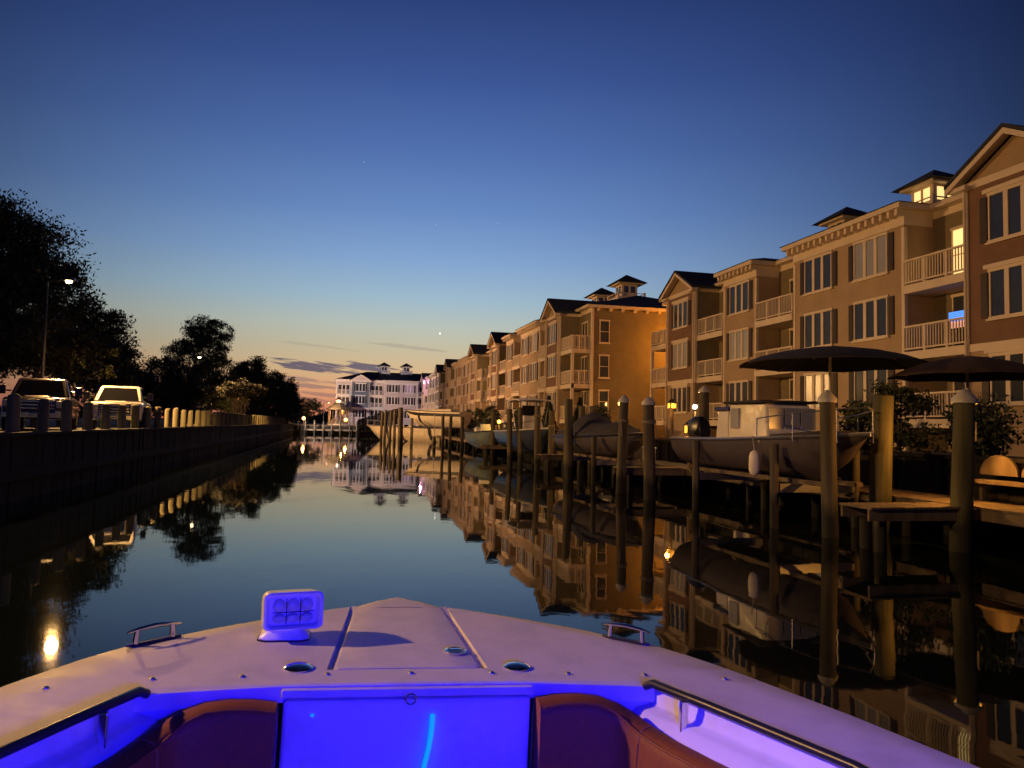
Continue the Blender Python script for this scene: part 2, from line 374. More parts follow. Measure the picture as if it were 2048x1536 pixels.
street_lamp('orange street lamp just left of the gazebo', *at(647, 835, 141).xy, 5.9, 3500, (1, .45, .1), M_BULBO, aim=(.6, 1, -.3), cone=160, group='lamps at the canal end')

def globe_lamp(label, x, y, zb, h, m, power=0, col=(1, .6, .2), r=.16, group='small globe lamps on the docks'):
    t = thing('dock_lamp', label, 'lamp', (x, y, zb), 0, group)
    MB().lathe([(.06, 0), (.05, h - r), (.09, h - r + .02)], 8).build('post', M_WOOD, t, True)
    g = MB().lathe([(r * math.sin(math.pi * k / 8) + .002, -r * math.cos(math.pi * k / 8)) for k in range(9)], 12, c=(0, 0, h + r * .6)); g.build('globe', m, t, True)
    if power: light('globe_light', 'POINT', (0, -.35, h + r * 1.2), col, power, t, .12)
    return t
light('lamp_light', 'SPOT', (1.05, 0, 6.45), (1, .52, .24), 25000, L3, .2, (1, .22, .02), 92, .5)
p = at(610, 840, 139); globe_lamp('orange globe lamp on the end bulkhead left of the gazebo', p.x, 139.0, LZ, .95, M_BULBO, 250, (1, .5, .12), .3)
p = at(691, 845, 139); globe_lamp('orange globe lamp on the end bulkhead right of the gazebo', p.x, 139.0, LZ, .85, M_BULBO, 250, (1, .5, .12), .3)

# ------------------------------------------------------------------ apartment buildings
RC = 1.6
FL = (1.2, 3.78, 6.35)          # floor heights above the land
EV = 9.6
SECT = [('corner', -5.0, -1.95), ('gable', -1.95, 1.95), ('balc', 1.95, 5.1), ('flat', 5.1, 12.3, 2), ('balc', 12.3, 15.6),
        ('flat', 15.6, 19.0, 1), ('balc', 19.0, 22.0), ('gable', 22.0, 25.9), ('corner', 25.9, 28.9)]
def window_mesh(w, h, n, fr=.07):
    f = MB()
    f.box(-w / 2 - fr, w / 2 + fr, -.07, .02, -fr, 0); f.box(-w / 2 - fr, w / 2 + fr, -.07, .02, h, h + fr * 1.6)
    for i in range(n + 1):
        c = -w / 2 + w * i / n; hw = (.085 if n == 3 else fr * .5) if 0 < i < n else fr * .4
        f.box(c - hw, c + hw, -.06, .02, 0.002, h - .002)
    for i in range(n if n < 3 else 0):
        a = -w / 2 + w * i / n; bb = a + w / n
        f.box(a + fr * .5, bb - fr * .5, -.04, .015, h * .5 - .02, h * .5 + .02)
    f.box(-w / 2 - fr * 1.6, w / 2 + fr * 1.6, -.12, .02, -fr * 2, -fr - .002)
    g = MB().box(-w / 2 + .01, w / 2 - .01, -.02, .012, .01, h - .01)
    return f, g
WCACHE = {}
def window(parent, x, y, z, w, h, n, trim, pane, shut=True, rz=0.0, lit=None, header=False):
    key = (w, h, n, shut, header)
    if key not in WCACHE:
        f, g = window_mesh(w, h, n)
        if header: f.box(-w / 2 - .22, w / 2 + .22, -.10, .02, h + .115, h + .26)
        s = MB()
        s.box(-.14, .14, -.05, .015, -.02, h + .02)
        for k in range(14): s.box(-.11, .11, -.065, -.052, .05 + k * h / 14.5, .05 + k * h / 14.5 + .05)
        WCACHE[key] = (f, g, s, {})
    f, g, s, dat = WCACHE[key]
    def inst(nm, mb, m, par):
        k = (nm, m.name)
        if k not in dat:
            o = mb.build(nm, m, par); dat[k] = o.data
        else:
            o = bpy.data.objects.new(nm, dat[k]); COL.objects.link(o); o.parent = par
        return o
    wo_ = inst('window', f, trim, parent); wo_.location = (x, y, z); wo_.rotation_euler = (0, 0, rz)
    inst('pane', g, lit or pane, wo_)
    if shut:
        for sg in (-1, 1):
            so = inst('shutter', s, M_SHUT, wo_); so.location = (sg * (w / 2 + .23), 0, 0)
    return wo_
def railing(b, p0, p1, z, hgt=1.0):
    p0 = Vector((*p0, 0)); p1 = Vector((*p1, 0)); d = (p1 - p0); L = d.length; d /= L; q = Vector((-d.y, d.x, 0))
    def bar(a, c, hw, z0, z1):
        pa = p0 + d * a; pc = p0 + d * c
        v = []
        for zz in (z0, z1):
            v += [pa - q * hw + Vector((0, 0, zz)), pc - q * hw + Vector((0, 0, zz)), pc + q * hw + Vector((0, 0, zz)), pa + q * hw + Vector((0, 0, zz))]
        b.add(v, [(0, 3, 2, 1), (4, 5, 6, 7), (0, 1, 5, 4), (1, 2, 6, 5), (2, 3, 7, 6), (3, 0, 4, 7)])
    bar(0, L, .05, z + hgt - .07, z + hgt); bar(0, L, .03, z + .08, z + .14)
    for k in range(4): a = L * k / 3; bar(max(0, a - .05), min(L, a + .05), .045, z + .001, z + hgt - .075)
    n = int(L / .13)
    for k in range(1, n):
        a = L * k / n; bar(a - .018, a + .018, .016, z + .143, z + hgt - .073)
def building(label, loc, rz, m, us, mats, cupolas, lit, group, cup_lit=None, ends=(True, True), far=False):
    FLATM, COREM, GABM, TR, PANE = mats
    X = lambda u: m * u * us
    t = thing('apartment_building', label, 'apartment building', loc, rz, group)
    u0, u1 = SECT[0][1], SECT[-1][2]
    wl = MB()
    wl.box(X(u0), X(u1), RC, 14.0, 0, EV)
    for u in (u0, u1):                                              # white corner boards
        wl.box(X(u) - .12, X(u) + .12, RC - .03, RC + .14, 0, EV - .21, 1); wl.box(X(u) - .12, X(u) + .12, 13.9, 14.03, 0, EV - .21, 1)
    wl.box(X(u0) - .05, X(u1) + .05, RC - .05, 14.05, EV - .5, EV - .21, 1)
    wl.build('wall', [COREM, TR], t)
    # hip roof
    e0, e1 = sorted((X(u0 - .45), X(u1 + .45))); ya, yb = RC - .5, 14.5; rz_ = 11.75; ym = (ya + yb) / 2; hw = (yb - ya) / 2
    rf = MB()
    v = [(e0, ya, EV), (e1, ya, EV), (e1, yb, EV), (e0, yb, EV), (e0 + hw, ym, rz_), (e1 - hw, ym, rz_)]
    rf.add(v, [(0, 1, 5, 4), (1, 2, 5), (2, 3, 4, 5), (3, 0, 4), (0, 3, 2, 1)])
    roof = rf.build('roof', M_ROOF, t)
    fa = MB().box(e0 + .04, e1 - .04, ya + .04, yb - .04, EV - .2, EV - .004); 
    for k in range(int((e1 - e0) / .9)):
        pass
    for yy in np.arange(RC + .4, 13.8, .95):
        for (xx, sg) in ((e0 + .12, 1), (e1 - .12, -1)): fa.box(xx, xx + sg * .32, yy, yy + .14, EV - .42, EV - .203)
    fa.build('cornice', TR, t)
    slope = (rz_ - EV) / hw
    for uc in cupolas:
        c = MB(); xc = X(uc)
        c.box(xc - 1.25, xc + 1.25, ym - 1.25, ym + 1.25, rz_ - .75, rz_ + .12)
        c.box(xc - .72, xc + .72, ym - .72, ym + .72, rz_ + .12, rz_ + 1.25)
        c.box(xc - 1.1, xc + 1.1, ym - 1.1, ym + 1.1, rz_ + 1.252, rz_ + 1.36)
        for sx in (-1, 1):
            for sy in (-1, 1): c.box(xc + sx * 1.2 - .07, xc + sx * 1.2 + .07, ym + sy * 1.2 - .07, ym + sy * 1.2 + .07, rz_ + .122, rz_ + .52)
        for sx in (-1, 1):
            c.box(xc + sx * 1.2 - .03, xc + sx * 1.2 + .03, ym - 1.12, ym + 1.12, rz_ + .40, rz_ + .45)
            c.box(xc - 1.12, xc + 1.12, ym + sx * 1.2 - .03, ym + sx * 1.2 + .03, rz_ + .40, rz_ + .45)
        co = c.build('cupola', TR, t)
        h = MB(); a = 1.4
        h.add([(xc - a, ym - a, rz_ + 1.365), (xc + a, ym - a, rz_ + 1.365), (xc + a, ym + a, rz_ + 1.365), (xc - a, ym + a, rz_ + 1.365), (xc, ym, rz_ + 2.25)], [(0, 1, 4), (1, 2, 4), (2, 3, 4), (3, 0, 4), (3, 2, 1, 0)])
        h.build('cupola_roof', M_ROOF, co)
        g = MB()
        for k in (-1, 1):
            for (ax, s) in (('y', -1), ('y', 1), ('x', -1), ('x', 1)):
                lo, hi = k * .3 - .2, k * .3 + .2
                if ax == 'y': g.box(xc + lo, xc + hi, ym + s * .72 - .02, ym + s * .72 + .02, rz_ + .48, rz_ + 1.12)
                else: g.box(xc + s * .72 - .02, xc + s * .72 + .02, ym + lo, ym + hi, rz_ + .48, rz_ + 1.12)
        g.build('cupola_window', M_LIT if (cup_lit and uc in cup_lit) else M_PANE, co)
    for si, S in enumerate(SECT):
        kind, a, bb = S[0], S[1], S[2]; xa, xb = sorted((X(a), X(bb))); xc = (xa + xb) / 2
        if kind == 'flat':
            fb = MB().box(xa, xb, .25, RC + .1, 0, EV - .21)
            for xx in (xa, xb): fb.box(xx - .02 if xx == xa else xx - .14, xx + .14 if xx == xa else xx + .02, .22, .36, 0, EV - .9, 1)
            fb.box(xa - .03, xb + .03, .21, RC - .06, EV - .80, EV - .21, 1)
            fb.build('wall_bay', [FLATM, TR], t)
            c = MB().box(xa - .3, xb + .3, -.25, RC - .06, EV - .206, EV - .006)
            n = int((xb - xa) / .42)
            for k in range(n + 1):
                xx = xa + (xb - xa) * k / n; c.box(xx - .07, xx + .07, -.15, .205, EV - .46, EV - .21)
            c.build('cornice', TR, t)
            h = MB(); l, r_ = xa - .38, xb + .38; hw2 = (r_ - l) / 2; ap = EV + hw2 * slope
            h.add([(l, -.34, EV), (r_, -.34, EV), (xc, -.34 + hw2, ap), (r_, 9, EV), (l, 9, EV), (xc, 9, ap)], [(0, 1, 2), (1, 3, 5, 2), (0, 2, 5, 4), (0, 4, 3, 1)])
            h.build('bay_roof', M_ROOF, t)
            nw = S[3]
            for k in range(nw):
                xx = xa + (xb - xa) * (k + .5) / nw + (0 if nw == 1 else (.08 if k == 0 else -.08))
                for fi, z in enumerate(FL):
                    window(t, xx, .25, z + (.8 if fi else .55), 1.92 * (us ** .5), 1.5, 3, TR if False else mats[3], PANE if (k + fi + si) % 3 else M_BLIND)
        elif kind == 'gable':
            gb = MB().box(xa, xb, 0, RC + .1, 0, FL[1] - .3)
            gb.box(xa - .04, xb + .04, -.04, RC - .06, FL[1] - .3, FL[1] - .04, 1)
            gb.build('lower_bay', [FLATM, TR], t)
            g2 = MB().box(xa, xb, 0.03, RC + .1, FL[1] - .039, EV - .25, 2).box(xa + .003, xb - .003, 0.002, .028, FL[1] - .038, EV - .251)
            for xx in (xa, xb): g2.box(xx - .02 if xx == xa else xx - .12, xx + .12 if xx == xa else xx + .02, -.025, .12, FL[1] - .038, EV - .5, 1)
            g2.box(xa - .05, xb + .05, -.06, RC - .06, EV - .5, EV - .24, 1)
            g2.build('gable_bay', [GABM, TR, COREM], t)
            gw = (xb - xa) / 2 + .42; ap = 10.62
            tri = MB().prism([(xa + .02, EV - .236), (xb - .02, EV - .236), (xc, ap - .16)], 'y', .03, 4.5); tri.build('gable_wall', FLATM, t)
            ch = [(xc - gw, EV - .32), (xc, ap), (xc + gw, EV - .32), (xc + gw, EV - .20), (xc, ap + .12), (xc - gw, EV - .20)]
            MB().add([], []) ; gr = MB()
            for sg in (-1, 1):
                poly = [(xc, ap - .02), (xc + sg * gw, EV - .34), (xc + sg * gw, EV - .20), (xc, ap + .12)]
                gr.prism(poly, 'y', -.5, 5.4)
            gr.build('gable_roof', M_ROOF, t)
            rk = MB()
            for sg in (-1, 1):
                poly = [(xc, ap - .22), (xc + sg * (gw - .02), EV - .54), (xc + sg * (gw - .02), EV - .345), (xc, ap - .025)]
                rk.prism(poly, 'y', -.46, -.38)
                rk.prism([(xc, ap - .06), (xc + sg * (gw - .03), EV - .38), (xc + sg * (gw - .03), EV - .346), (xc, ap - .026)], 'y', -.375, .025)
                rk.box(xc + sg * (gw - .02), xc + sg * (gw - .75), -.36, -.07, EV - .52, EV - .38)
            rk.build('rake_trim', TR, t)
            for xx, sg in ((xa, 1), (xb, -1)):
                MB().tube([(xx + sg * .06, -.12, EV - .3), (xx + sg * .06, -.11, .3), (xx + sg * .06, -.3, .1)], .045, 6).build('downspout', TR, t)
            for fi, z in enumerate(FL):
                window(t, xc, 0.0, z + (.8 if fi else .55), 1.92 * (us ** .5), 1.5, 3, mats[3], PANE if (fi != 1 or si == 1) else M_BLIND, header=True)
        else:
            yb0 = .12
            for fi, z in enumerate(FL):
                sl = MB().box(xa + (.003 if kind == 'balc' else 0), xb - (.003 if kind == 'balc' else 0), yb0, RC - .002, z - .32, z)
                bo = sl.build('balcony', TR, t)
                rl = MB(); ins = .14
                railing(rl, (xa + .01, yb0 + .08), (xb - .01, yb0 + .08), z)
                if kind == 'corner':
                    xe = X(a) if si == 0 else X(bb); xe = xe + (.08 if xe == xa else -.08)
                    railing(rl, (xe, yb0 + .16), (xe, RC - .05), z)
                rl.build('railing', TR, bo)
                dkey = (si, fi)
                window(t, xc, RC, z + .12, 2.3 if far else 1.25, 1.95, 3 if far else 2, mats[3], M_DOOR, shut=False, lit=lit.get(dkey))
            if kind == 'corner':
                xe = X(a) if si == 0 else X(bb); s = 1 if xe == xa else -1
                MB().box(xe, xe + s * .2, yb0 - .02, yb0 + .18, 0, FL[2] - .322).build('corner_post', TR, t)
    for (ue, sg) in ((u0, -1), (u1, 1)):                           # windows of the end walls
        xw = X(ue); out = 1 if xw > X((u0 + u1) / 2) else -1
        for z in FL:
            for yw in ((2.6,) if True else ()):
                window(t, xw, yw, z + .55, .72, 1.55, 1, mats[3], M_PANE, shut=False, rz=R_(90) * out)
            window(t, xw, 9.2, z + .8, .9, 1.4, 1, mats[3], M_PANE, shut=False, rz=R_(90) * out)
    return t
MT = (M_FLAT, M_CORE, M_GAB, M_TRIM, M_PANE)
MTE = (M_WWALL, M_WWALL, M_BLUEG, M_WTRIM, M_PANE)
RZ = R_(-90); G = 'apartment buildings along the right bank'
B1 = building('nearest brown and beige apartment building with lit cupola, at the right edge', (21, 19.2, LZ), RZ, -1, 1.0, MT, (11.7, 18.3), {(2, 2): M_LIT, (2, 1): M_PANE}, G, (11.7,))
B2 = building('apartment building with the orange lit end wall and two cupolas', (16.2, 55.8, LZ), RZ, -1, .93, MT, (4.5, 11.3), {}, G)
B3 = building('third apartment building with lit corner balcony doors', (16.2, 91.0, LZ), RZ, -1, .93, MT, (5, 11.5), {(0, 0): M_LIT, (0, 1): M_LIT, (0, 2): M_LIT}, G)
B4 = building('farthest small looking apartment building of the right hand row', (16.2, 124.7, LZ), RZ, -1, .93, MT, (), {}, G)
p = at(719, 840, 153.5)
B5 = building('white building with slate blue gable facing down the canal from its far end', (p.x, 157, LZ), 0, 1, .97, MTE, (5.3, 10.3), {}, 'buildings at the canal end', far=True)
# lit third-floor opening of the nearest building: side window of the balcony and the screen below
def side_glow(parent, u, y0, y1, z0, z1, m, nm, label=None):
    o = MB().box(-u - .03, -u + .03, y0, y1, z0, z1).build(nm, m, parent)
    return o
tv = thing('television', 'lit screen with blue and pink stripes at a middle balcony door, right edge', 'television', (22.1, 22.55, LZ + FL[1] + .78), R_(-90))
MB().box(-.52, .52, -.03, .03, 0, .66).build('casing', M_BLACK, tv)
sb = MB(); sp = MB()
for k in range(10): (sb if k > 3 else sp).box(-.49, .49, -.045, -.031, .03 + k * .062, .03 + k * .062 + .045)
sb.build('screen', M_SCREEN, tv); sp.build('screen', M_SCREENR, tv)

def wall_lamp(label, loc, rz, power, col, m=M_BULBO, aim=None, cone=160):
    t = thing('wall_lamp', label, 'wall lamp', loc, rz, None)
    MB().box(-.10, .10, -.06, 0, -.15, .15).build('back_plate', M_DMET, t)
    MB().lathe([(.05, -.16), (.11, -.10), (.12, .08), (.07, .16)], 10, c=(0, -.2, 0)).build('globe', m, t, True)
    MB().tube([(0, -.05, .1), (0, -.12, .22), (0, -.2, .2)], .02, 6).build('bracket', M_DMET, t)
    light('wall_light', 'POINT', (0, -.45, 0), col, power, t, .12)
    return t
# gap between the first and the second building
wall_lamp('orange wall lamp on the far end wall of the nearest apartment building', (24.6, 48.12, 8.6), R_(180), 950, (1.0, .34, .03))
wall_lamp('orange porch lamp at the ground floor between the first two apartment buildings', (19.6, 50.9 - .75, 4.0), 0, 60, (1.0, .42, .1))
wall_lamp('purple white lamp under the far eaves of the building row', (16.1, 143.0, LZ + 8.6), R_(-90), 300, (.9, .45, 1.0), M_PURP)

# ------------------------------------------------------------------ trees
def leaf_mesh(name, pts, size, m, parent, seed, ax=None):
    r = np.random.default_rng(seed); n = len(pts)
    a = r.normal(size=(n, 3)); a /= np.linalg.norm(a, axis=1)[:, None]
    b_ = r.normal(size=(n, 3)); b_ -= a * (a * b_).sum(1)[:, None]; b_ /= np.linalg.norm(b_, axis=1)[:, None]
    s = size * r.uniform(.6, 1.35, (n, 1))
    v = np.stack([pts - a * s, pts + b_ * s * .42, pts + a * s, pts - b_ * s * .42], 1).reshape(-1, 3)
    me = bpy.data.meshes.new(name); me.vertices.add(4 * n); me.vertices.foreach_set('co', v.astype(np.float32).ravel())
    me.loops.add(4 * n); me.loops.foreach_set('vertex_index', np.arange(4 * n, dtype=np.int32))
    me.polygons.add(n); me.polygons.foreach_set('loop_start', np.arange(0, 4 * n, 4, dtype=np.int32))
    try: me.polygons.foreach_set('loop_total', np.full(n, 4, dtype=np.int32))
    except Exception: pass
    me.materials.append(m); me.update(calc_edges=True); me.validate()
    o = bpy.data.objects.new(name, me); COL.objects.link(o); o.parent = parent; return o
def tree(name, label, base, height, lobes, nclump, nleaf, lsize, m, seed, trunk=.22, group=None, bark=M_BARK, stems=1, clump=.55, cat='tree'):
    """lobes: (dx, dy, zc, rx, rz) ellipsoids; clumps of leaves fill their shells"""
    t = thing(name, label, cat, base, 0, group); r = np.random.default_rng(seed)
    w = np.array([l[3] ** 2 * l[4] for l in lobes]); w = w / w.sum(); cl = []
    for i, l in enumerate(lobes):
        n = max(6, int(nclump * w[i])); d = r.normal(size=(n, 3)); d /= np.linalg.norm(d, axis=1)[:, None]
        q = r.uniform(.35, 1.08, (n, 1)) ** .6
        c = d * q * np.array([l[3], l[3], l[4]]) + np.array([l[0], l[1], l[2]]); cl.append(c)
    cl = np.concatenate(cl); per = max(4, nleaf // len(cl))
    rad = clump * r.uniform(.6, 1.4, (len(cl), 1, 1)); per = int(per * 2.6); lsize *= .58
    pts = (cl[:, None, :] + np.clip(r.normal(size=(len(cl), per, 3)), -1.7, 1.7) * rad * np.array([1, 1, .7]) * .55).reshape(-1, 3)
    leaf_mesh('crown', pts, lsize, m, t, seed + 1)
    b = MB(); rd = random.Random(seed)
    zt = height * .55
    for s in range(stems):
        ang = 6.28 * s / stems + rd.random(); sp = 0 if stems == 1 else .10
        top = Vector((math.cos(ang) * sp * height * 2, math.sin(ang) * sp * height * 2, zt))
        b.tube([(math.cos(ang) * sp, math.sin(ang) * sp, -.1), top * .5 + Vector((rd.uniform(-.1, .1), rd.uniform(-.1, .1), 0)), top], [trunk / stems ** .5, trunk * .75 / stems ** .5, trunk * .4 / stems ** .5], 8)
        for k in range(7):
            c = Vector(cl[rd.randrange(len(cl))]); st = top * rd.uniform(.45, 1.0)
            mid = (st + c) * .5 + Vector((0, 0, .25)); b.tube([st, mid, c], [trunk * .35, trunk * .2, trunk * .06], 6)
    b.build('trunk', bark, t, True)
    return t
tree('leafy_tree', 'big dark tree towering over the parked vehicles, upper left', (-21.9, 50.4, LZ), 14, [(0, 0, 9.5, 5.2, 4.2), (-3, 1, 7, 4.5, 3.2), (2.6, -1, 7.2, 3.8, 3.2), (-1, -1, 12.2, 3.2, 2.4), (2.9, 0, 10.3, 3.0, 2.6), (0, 0, 5, 5, 2.5)], 800, 44000, .20, M_LEAF, 11, .38, clump=.85)
tree('leafy_tree', 'low olive green tree lit from above behind the parked vehicles, far left', (-15.4, 43.0, LZ), 6.2, [(0, 0, 4.4, 2.6, 1.3), (1.5, .4, 3.6, 2.0, 1.2), (-2, .3, 4.0, 2.2, 1.2)], 190, 9000, .15, M_LEAF2, 12, .18, clump=.5)
tree('leafy_tree', 'second dark bushy tree just right of the big tree, above the pickup', (-17.2, 55.0, LZ), 8, [(0, 0, 5.6, 3.2, 2.9), (1.6, 0, 3.9, 2.5, 2.2)], 330, 15000, .19, M_LEAF, 13, .2, clump=.65)
p = at(398, 840, 84)
tree('leafy_tree', 'tall round topped tree behind the small lit street lamp', (p.x, p.y, LZ), 11.5, [(0, 0, 8.0, 3.2, 3.0), (.9, 0, 10.2, 2.4, 2.2), (-1.7, 0, 7.0, 2.4, 2.2), (1.9, 0, 5.8, 2.3, 2.3), (-.3, 0, 11.2, 1.6, 1.4), (0, 0, 4, 2.6, 2)], 420, 16000, .19, M_LEAF, 14, .26, clump=.55)
for i, (px, ptop, dep, wd, seed, lab) in enumerate(((262, 722, 60, 80, 21, 'dark bushy tree right behind the pickup cab'), (318, 712, 64, 80, 22, 'rounded dark tree between the pickup and the tall tree'),
        (360, 745, 66, 90, 28, 'low broad tree under the tall round topped tree'), (440, 745, 84, 80, 23, 'dark tree filling the gap right of the tall tree'))):
    p = at(px, 840, dep); k = dep / FPX; hz = 844 + .0227 * (px - 680); H = (hz - ptop) * k + HC - LZ; rw = wd * k / 2
    tree('leafy_tree', lab, (p.x, p.y, LZ), H, [(0, 0, H * .62, rw, H * .36), (rw * .5, 0, H * .48, rw * .7, H * .3), (-rw * .6, 0, H * .5, rw * .7, H * .3)], 170, 7000, .18, M_LEAF, seed, .16, clump=.6)
for i, (px, ptop, dep, wd, seed, lab) in enumerate(((505, 708, 98, 62, 31, 'pointed dark tree, tallest of the row before the sunset'), (478, 722, 96, 50, 36, 'dark tree left of the pointed tree in the row before the sunset'), (545, 742, 108, 58, 32, 'middle dark tree of the row before the sunset'),
        (575, 757, 118, 42, 33, 'last dark tree of the row, next to the sunset clouds'))):
    p = at(px, 840, dep); k = dep / FPX; hz = 844 + .0227 * (px - 680); H = (hz - ptop) * k + HC - LZ; rw = wd * k / 2
    tree('leafy_tree', lab, (p.x, p.y, LZ), H, [(0, 0, H * .45, rw * 1.1, H * .33), (0, 0, H * .68, rw * .8, H * .27), (.2 * rw, 0, H * .86, rw * .42, H * .15)], 240, 10000, .21, M_LEAF, seed, .2, clump=.6)
p = at(480, 840, 72)
tree('crape_myrtle', 'small spreading tree with pale fan shaped stems behind the posts', (p.x, p.y, LZ), 4.4, [(0, 0, 3.6, 2.0, .8), (1.3, 0, 3.3, 1.2, .6), (-1.3, 0, 3.2, 1.2, .6)], 120, 4200, .13, M_LEAF2, 41, .15, bark=M_BARKL, stems=5, clump=.4)
p = at(616, 840, 166)
tree('leafy_tree', 'small sunset edged tree left of the gazebo', (p.x, p.y, LZ), 6.2, [(0, 0, 3.6, 3.1, 2.2), (-1.7, 0, 2.6, 2.3, 1.8), (.9, 0, 4.8, 1.4, 1.2)], 180, 7000, .19, M_LEAF, 42, .14, clump=.5)
# far wood on the horizon
r = np.random.default_rng(8); n = 9000
fx = r.uniform(-420, 180, n); hh = 5 + 3 * np.sin(fx * .05) + 2 * np.sin(fx * .17 + 1)
fz = LZ + r.uniform(0, 1, n) ** .8 * np.maximum(2.5, hh)
fo = leaf_mesh('far_wood', np.stack([fx, 300 + r.uniform(0, 25, n), fz], 1), 1.5, M_LEAF, None, 9); fo['kind'] = 'stuff'
# dark cone shrubs and hedges at the right bank
shr = [(1098, 792, 33, .9), (1160, 806, 31, .6), (985, 800, 52, 1.6), (960, 806, 58, 1.6), (1040, 812, 47, 1.7), (940, 815, 66, 1.4), (922, 818, 74, 1.3), (905, 822, 82, 1.4), (885, 825, 92, 1.5), (1195, 812, 38, 1.2), (1800, 772, 19, 1.9), (1745, 800, 20.5, 1.5), (1960, 800, 16.5, 1.3)]
for i, (px, ptop, dep, wd) in enumerate(shr):
    p = at(px, 840, dep); hz = 844 + .0227 * (px - 680); H = max(1.0, (hz - ptop) * dep / FPX + HC - LZ)
    x = max(p.x, 14.7)
    q = at_x(px, 800, x)
    if i < 2:
        t = thing('conifer', ('narrow dark conifer between the pilings, taller of two', 'narrow dark conifer beside the orange lantern')[i], 'conifer', (q.x, q.y, LZ), 0)
        rr2 = np.random.default_rng(60 + i); H += .8; nn = 1500; zz = rr2.uniform(0.05, 1, nn); ra = (1 - zz) * .75 * rr2.uniform(.6, 1.1, nn); an = rr2.uniform(0, 6.28, nn)
        leaf_mesh('crown', np.stack([ra * np.cos(an), ra * np.sin(an), zz * H], 1), .13, M_CONIF, t, 61 + i); MB().tube([(0, 0, 0), (0, 0, H * .8)], [.08, .02]).build('trunk', M_BARK, t)
    else:
        tree('garden_shrub', 'dark clipped garden shrub in front of the apartment row', (q.x, q.y, LZ), H, [(0, 0, H * .55, wd * .5, H * .5)], 40, 1400, .12, M_LEAF, 60 + i, .06, group='dark shrubs in front of the apartments', clump=.3, cat='shrub')

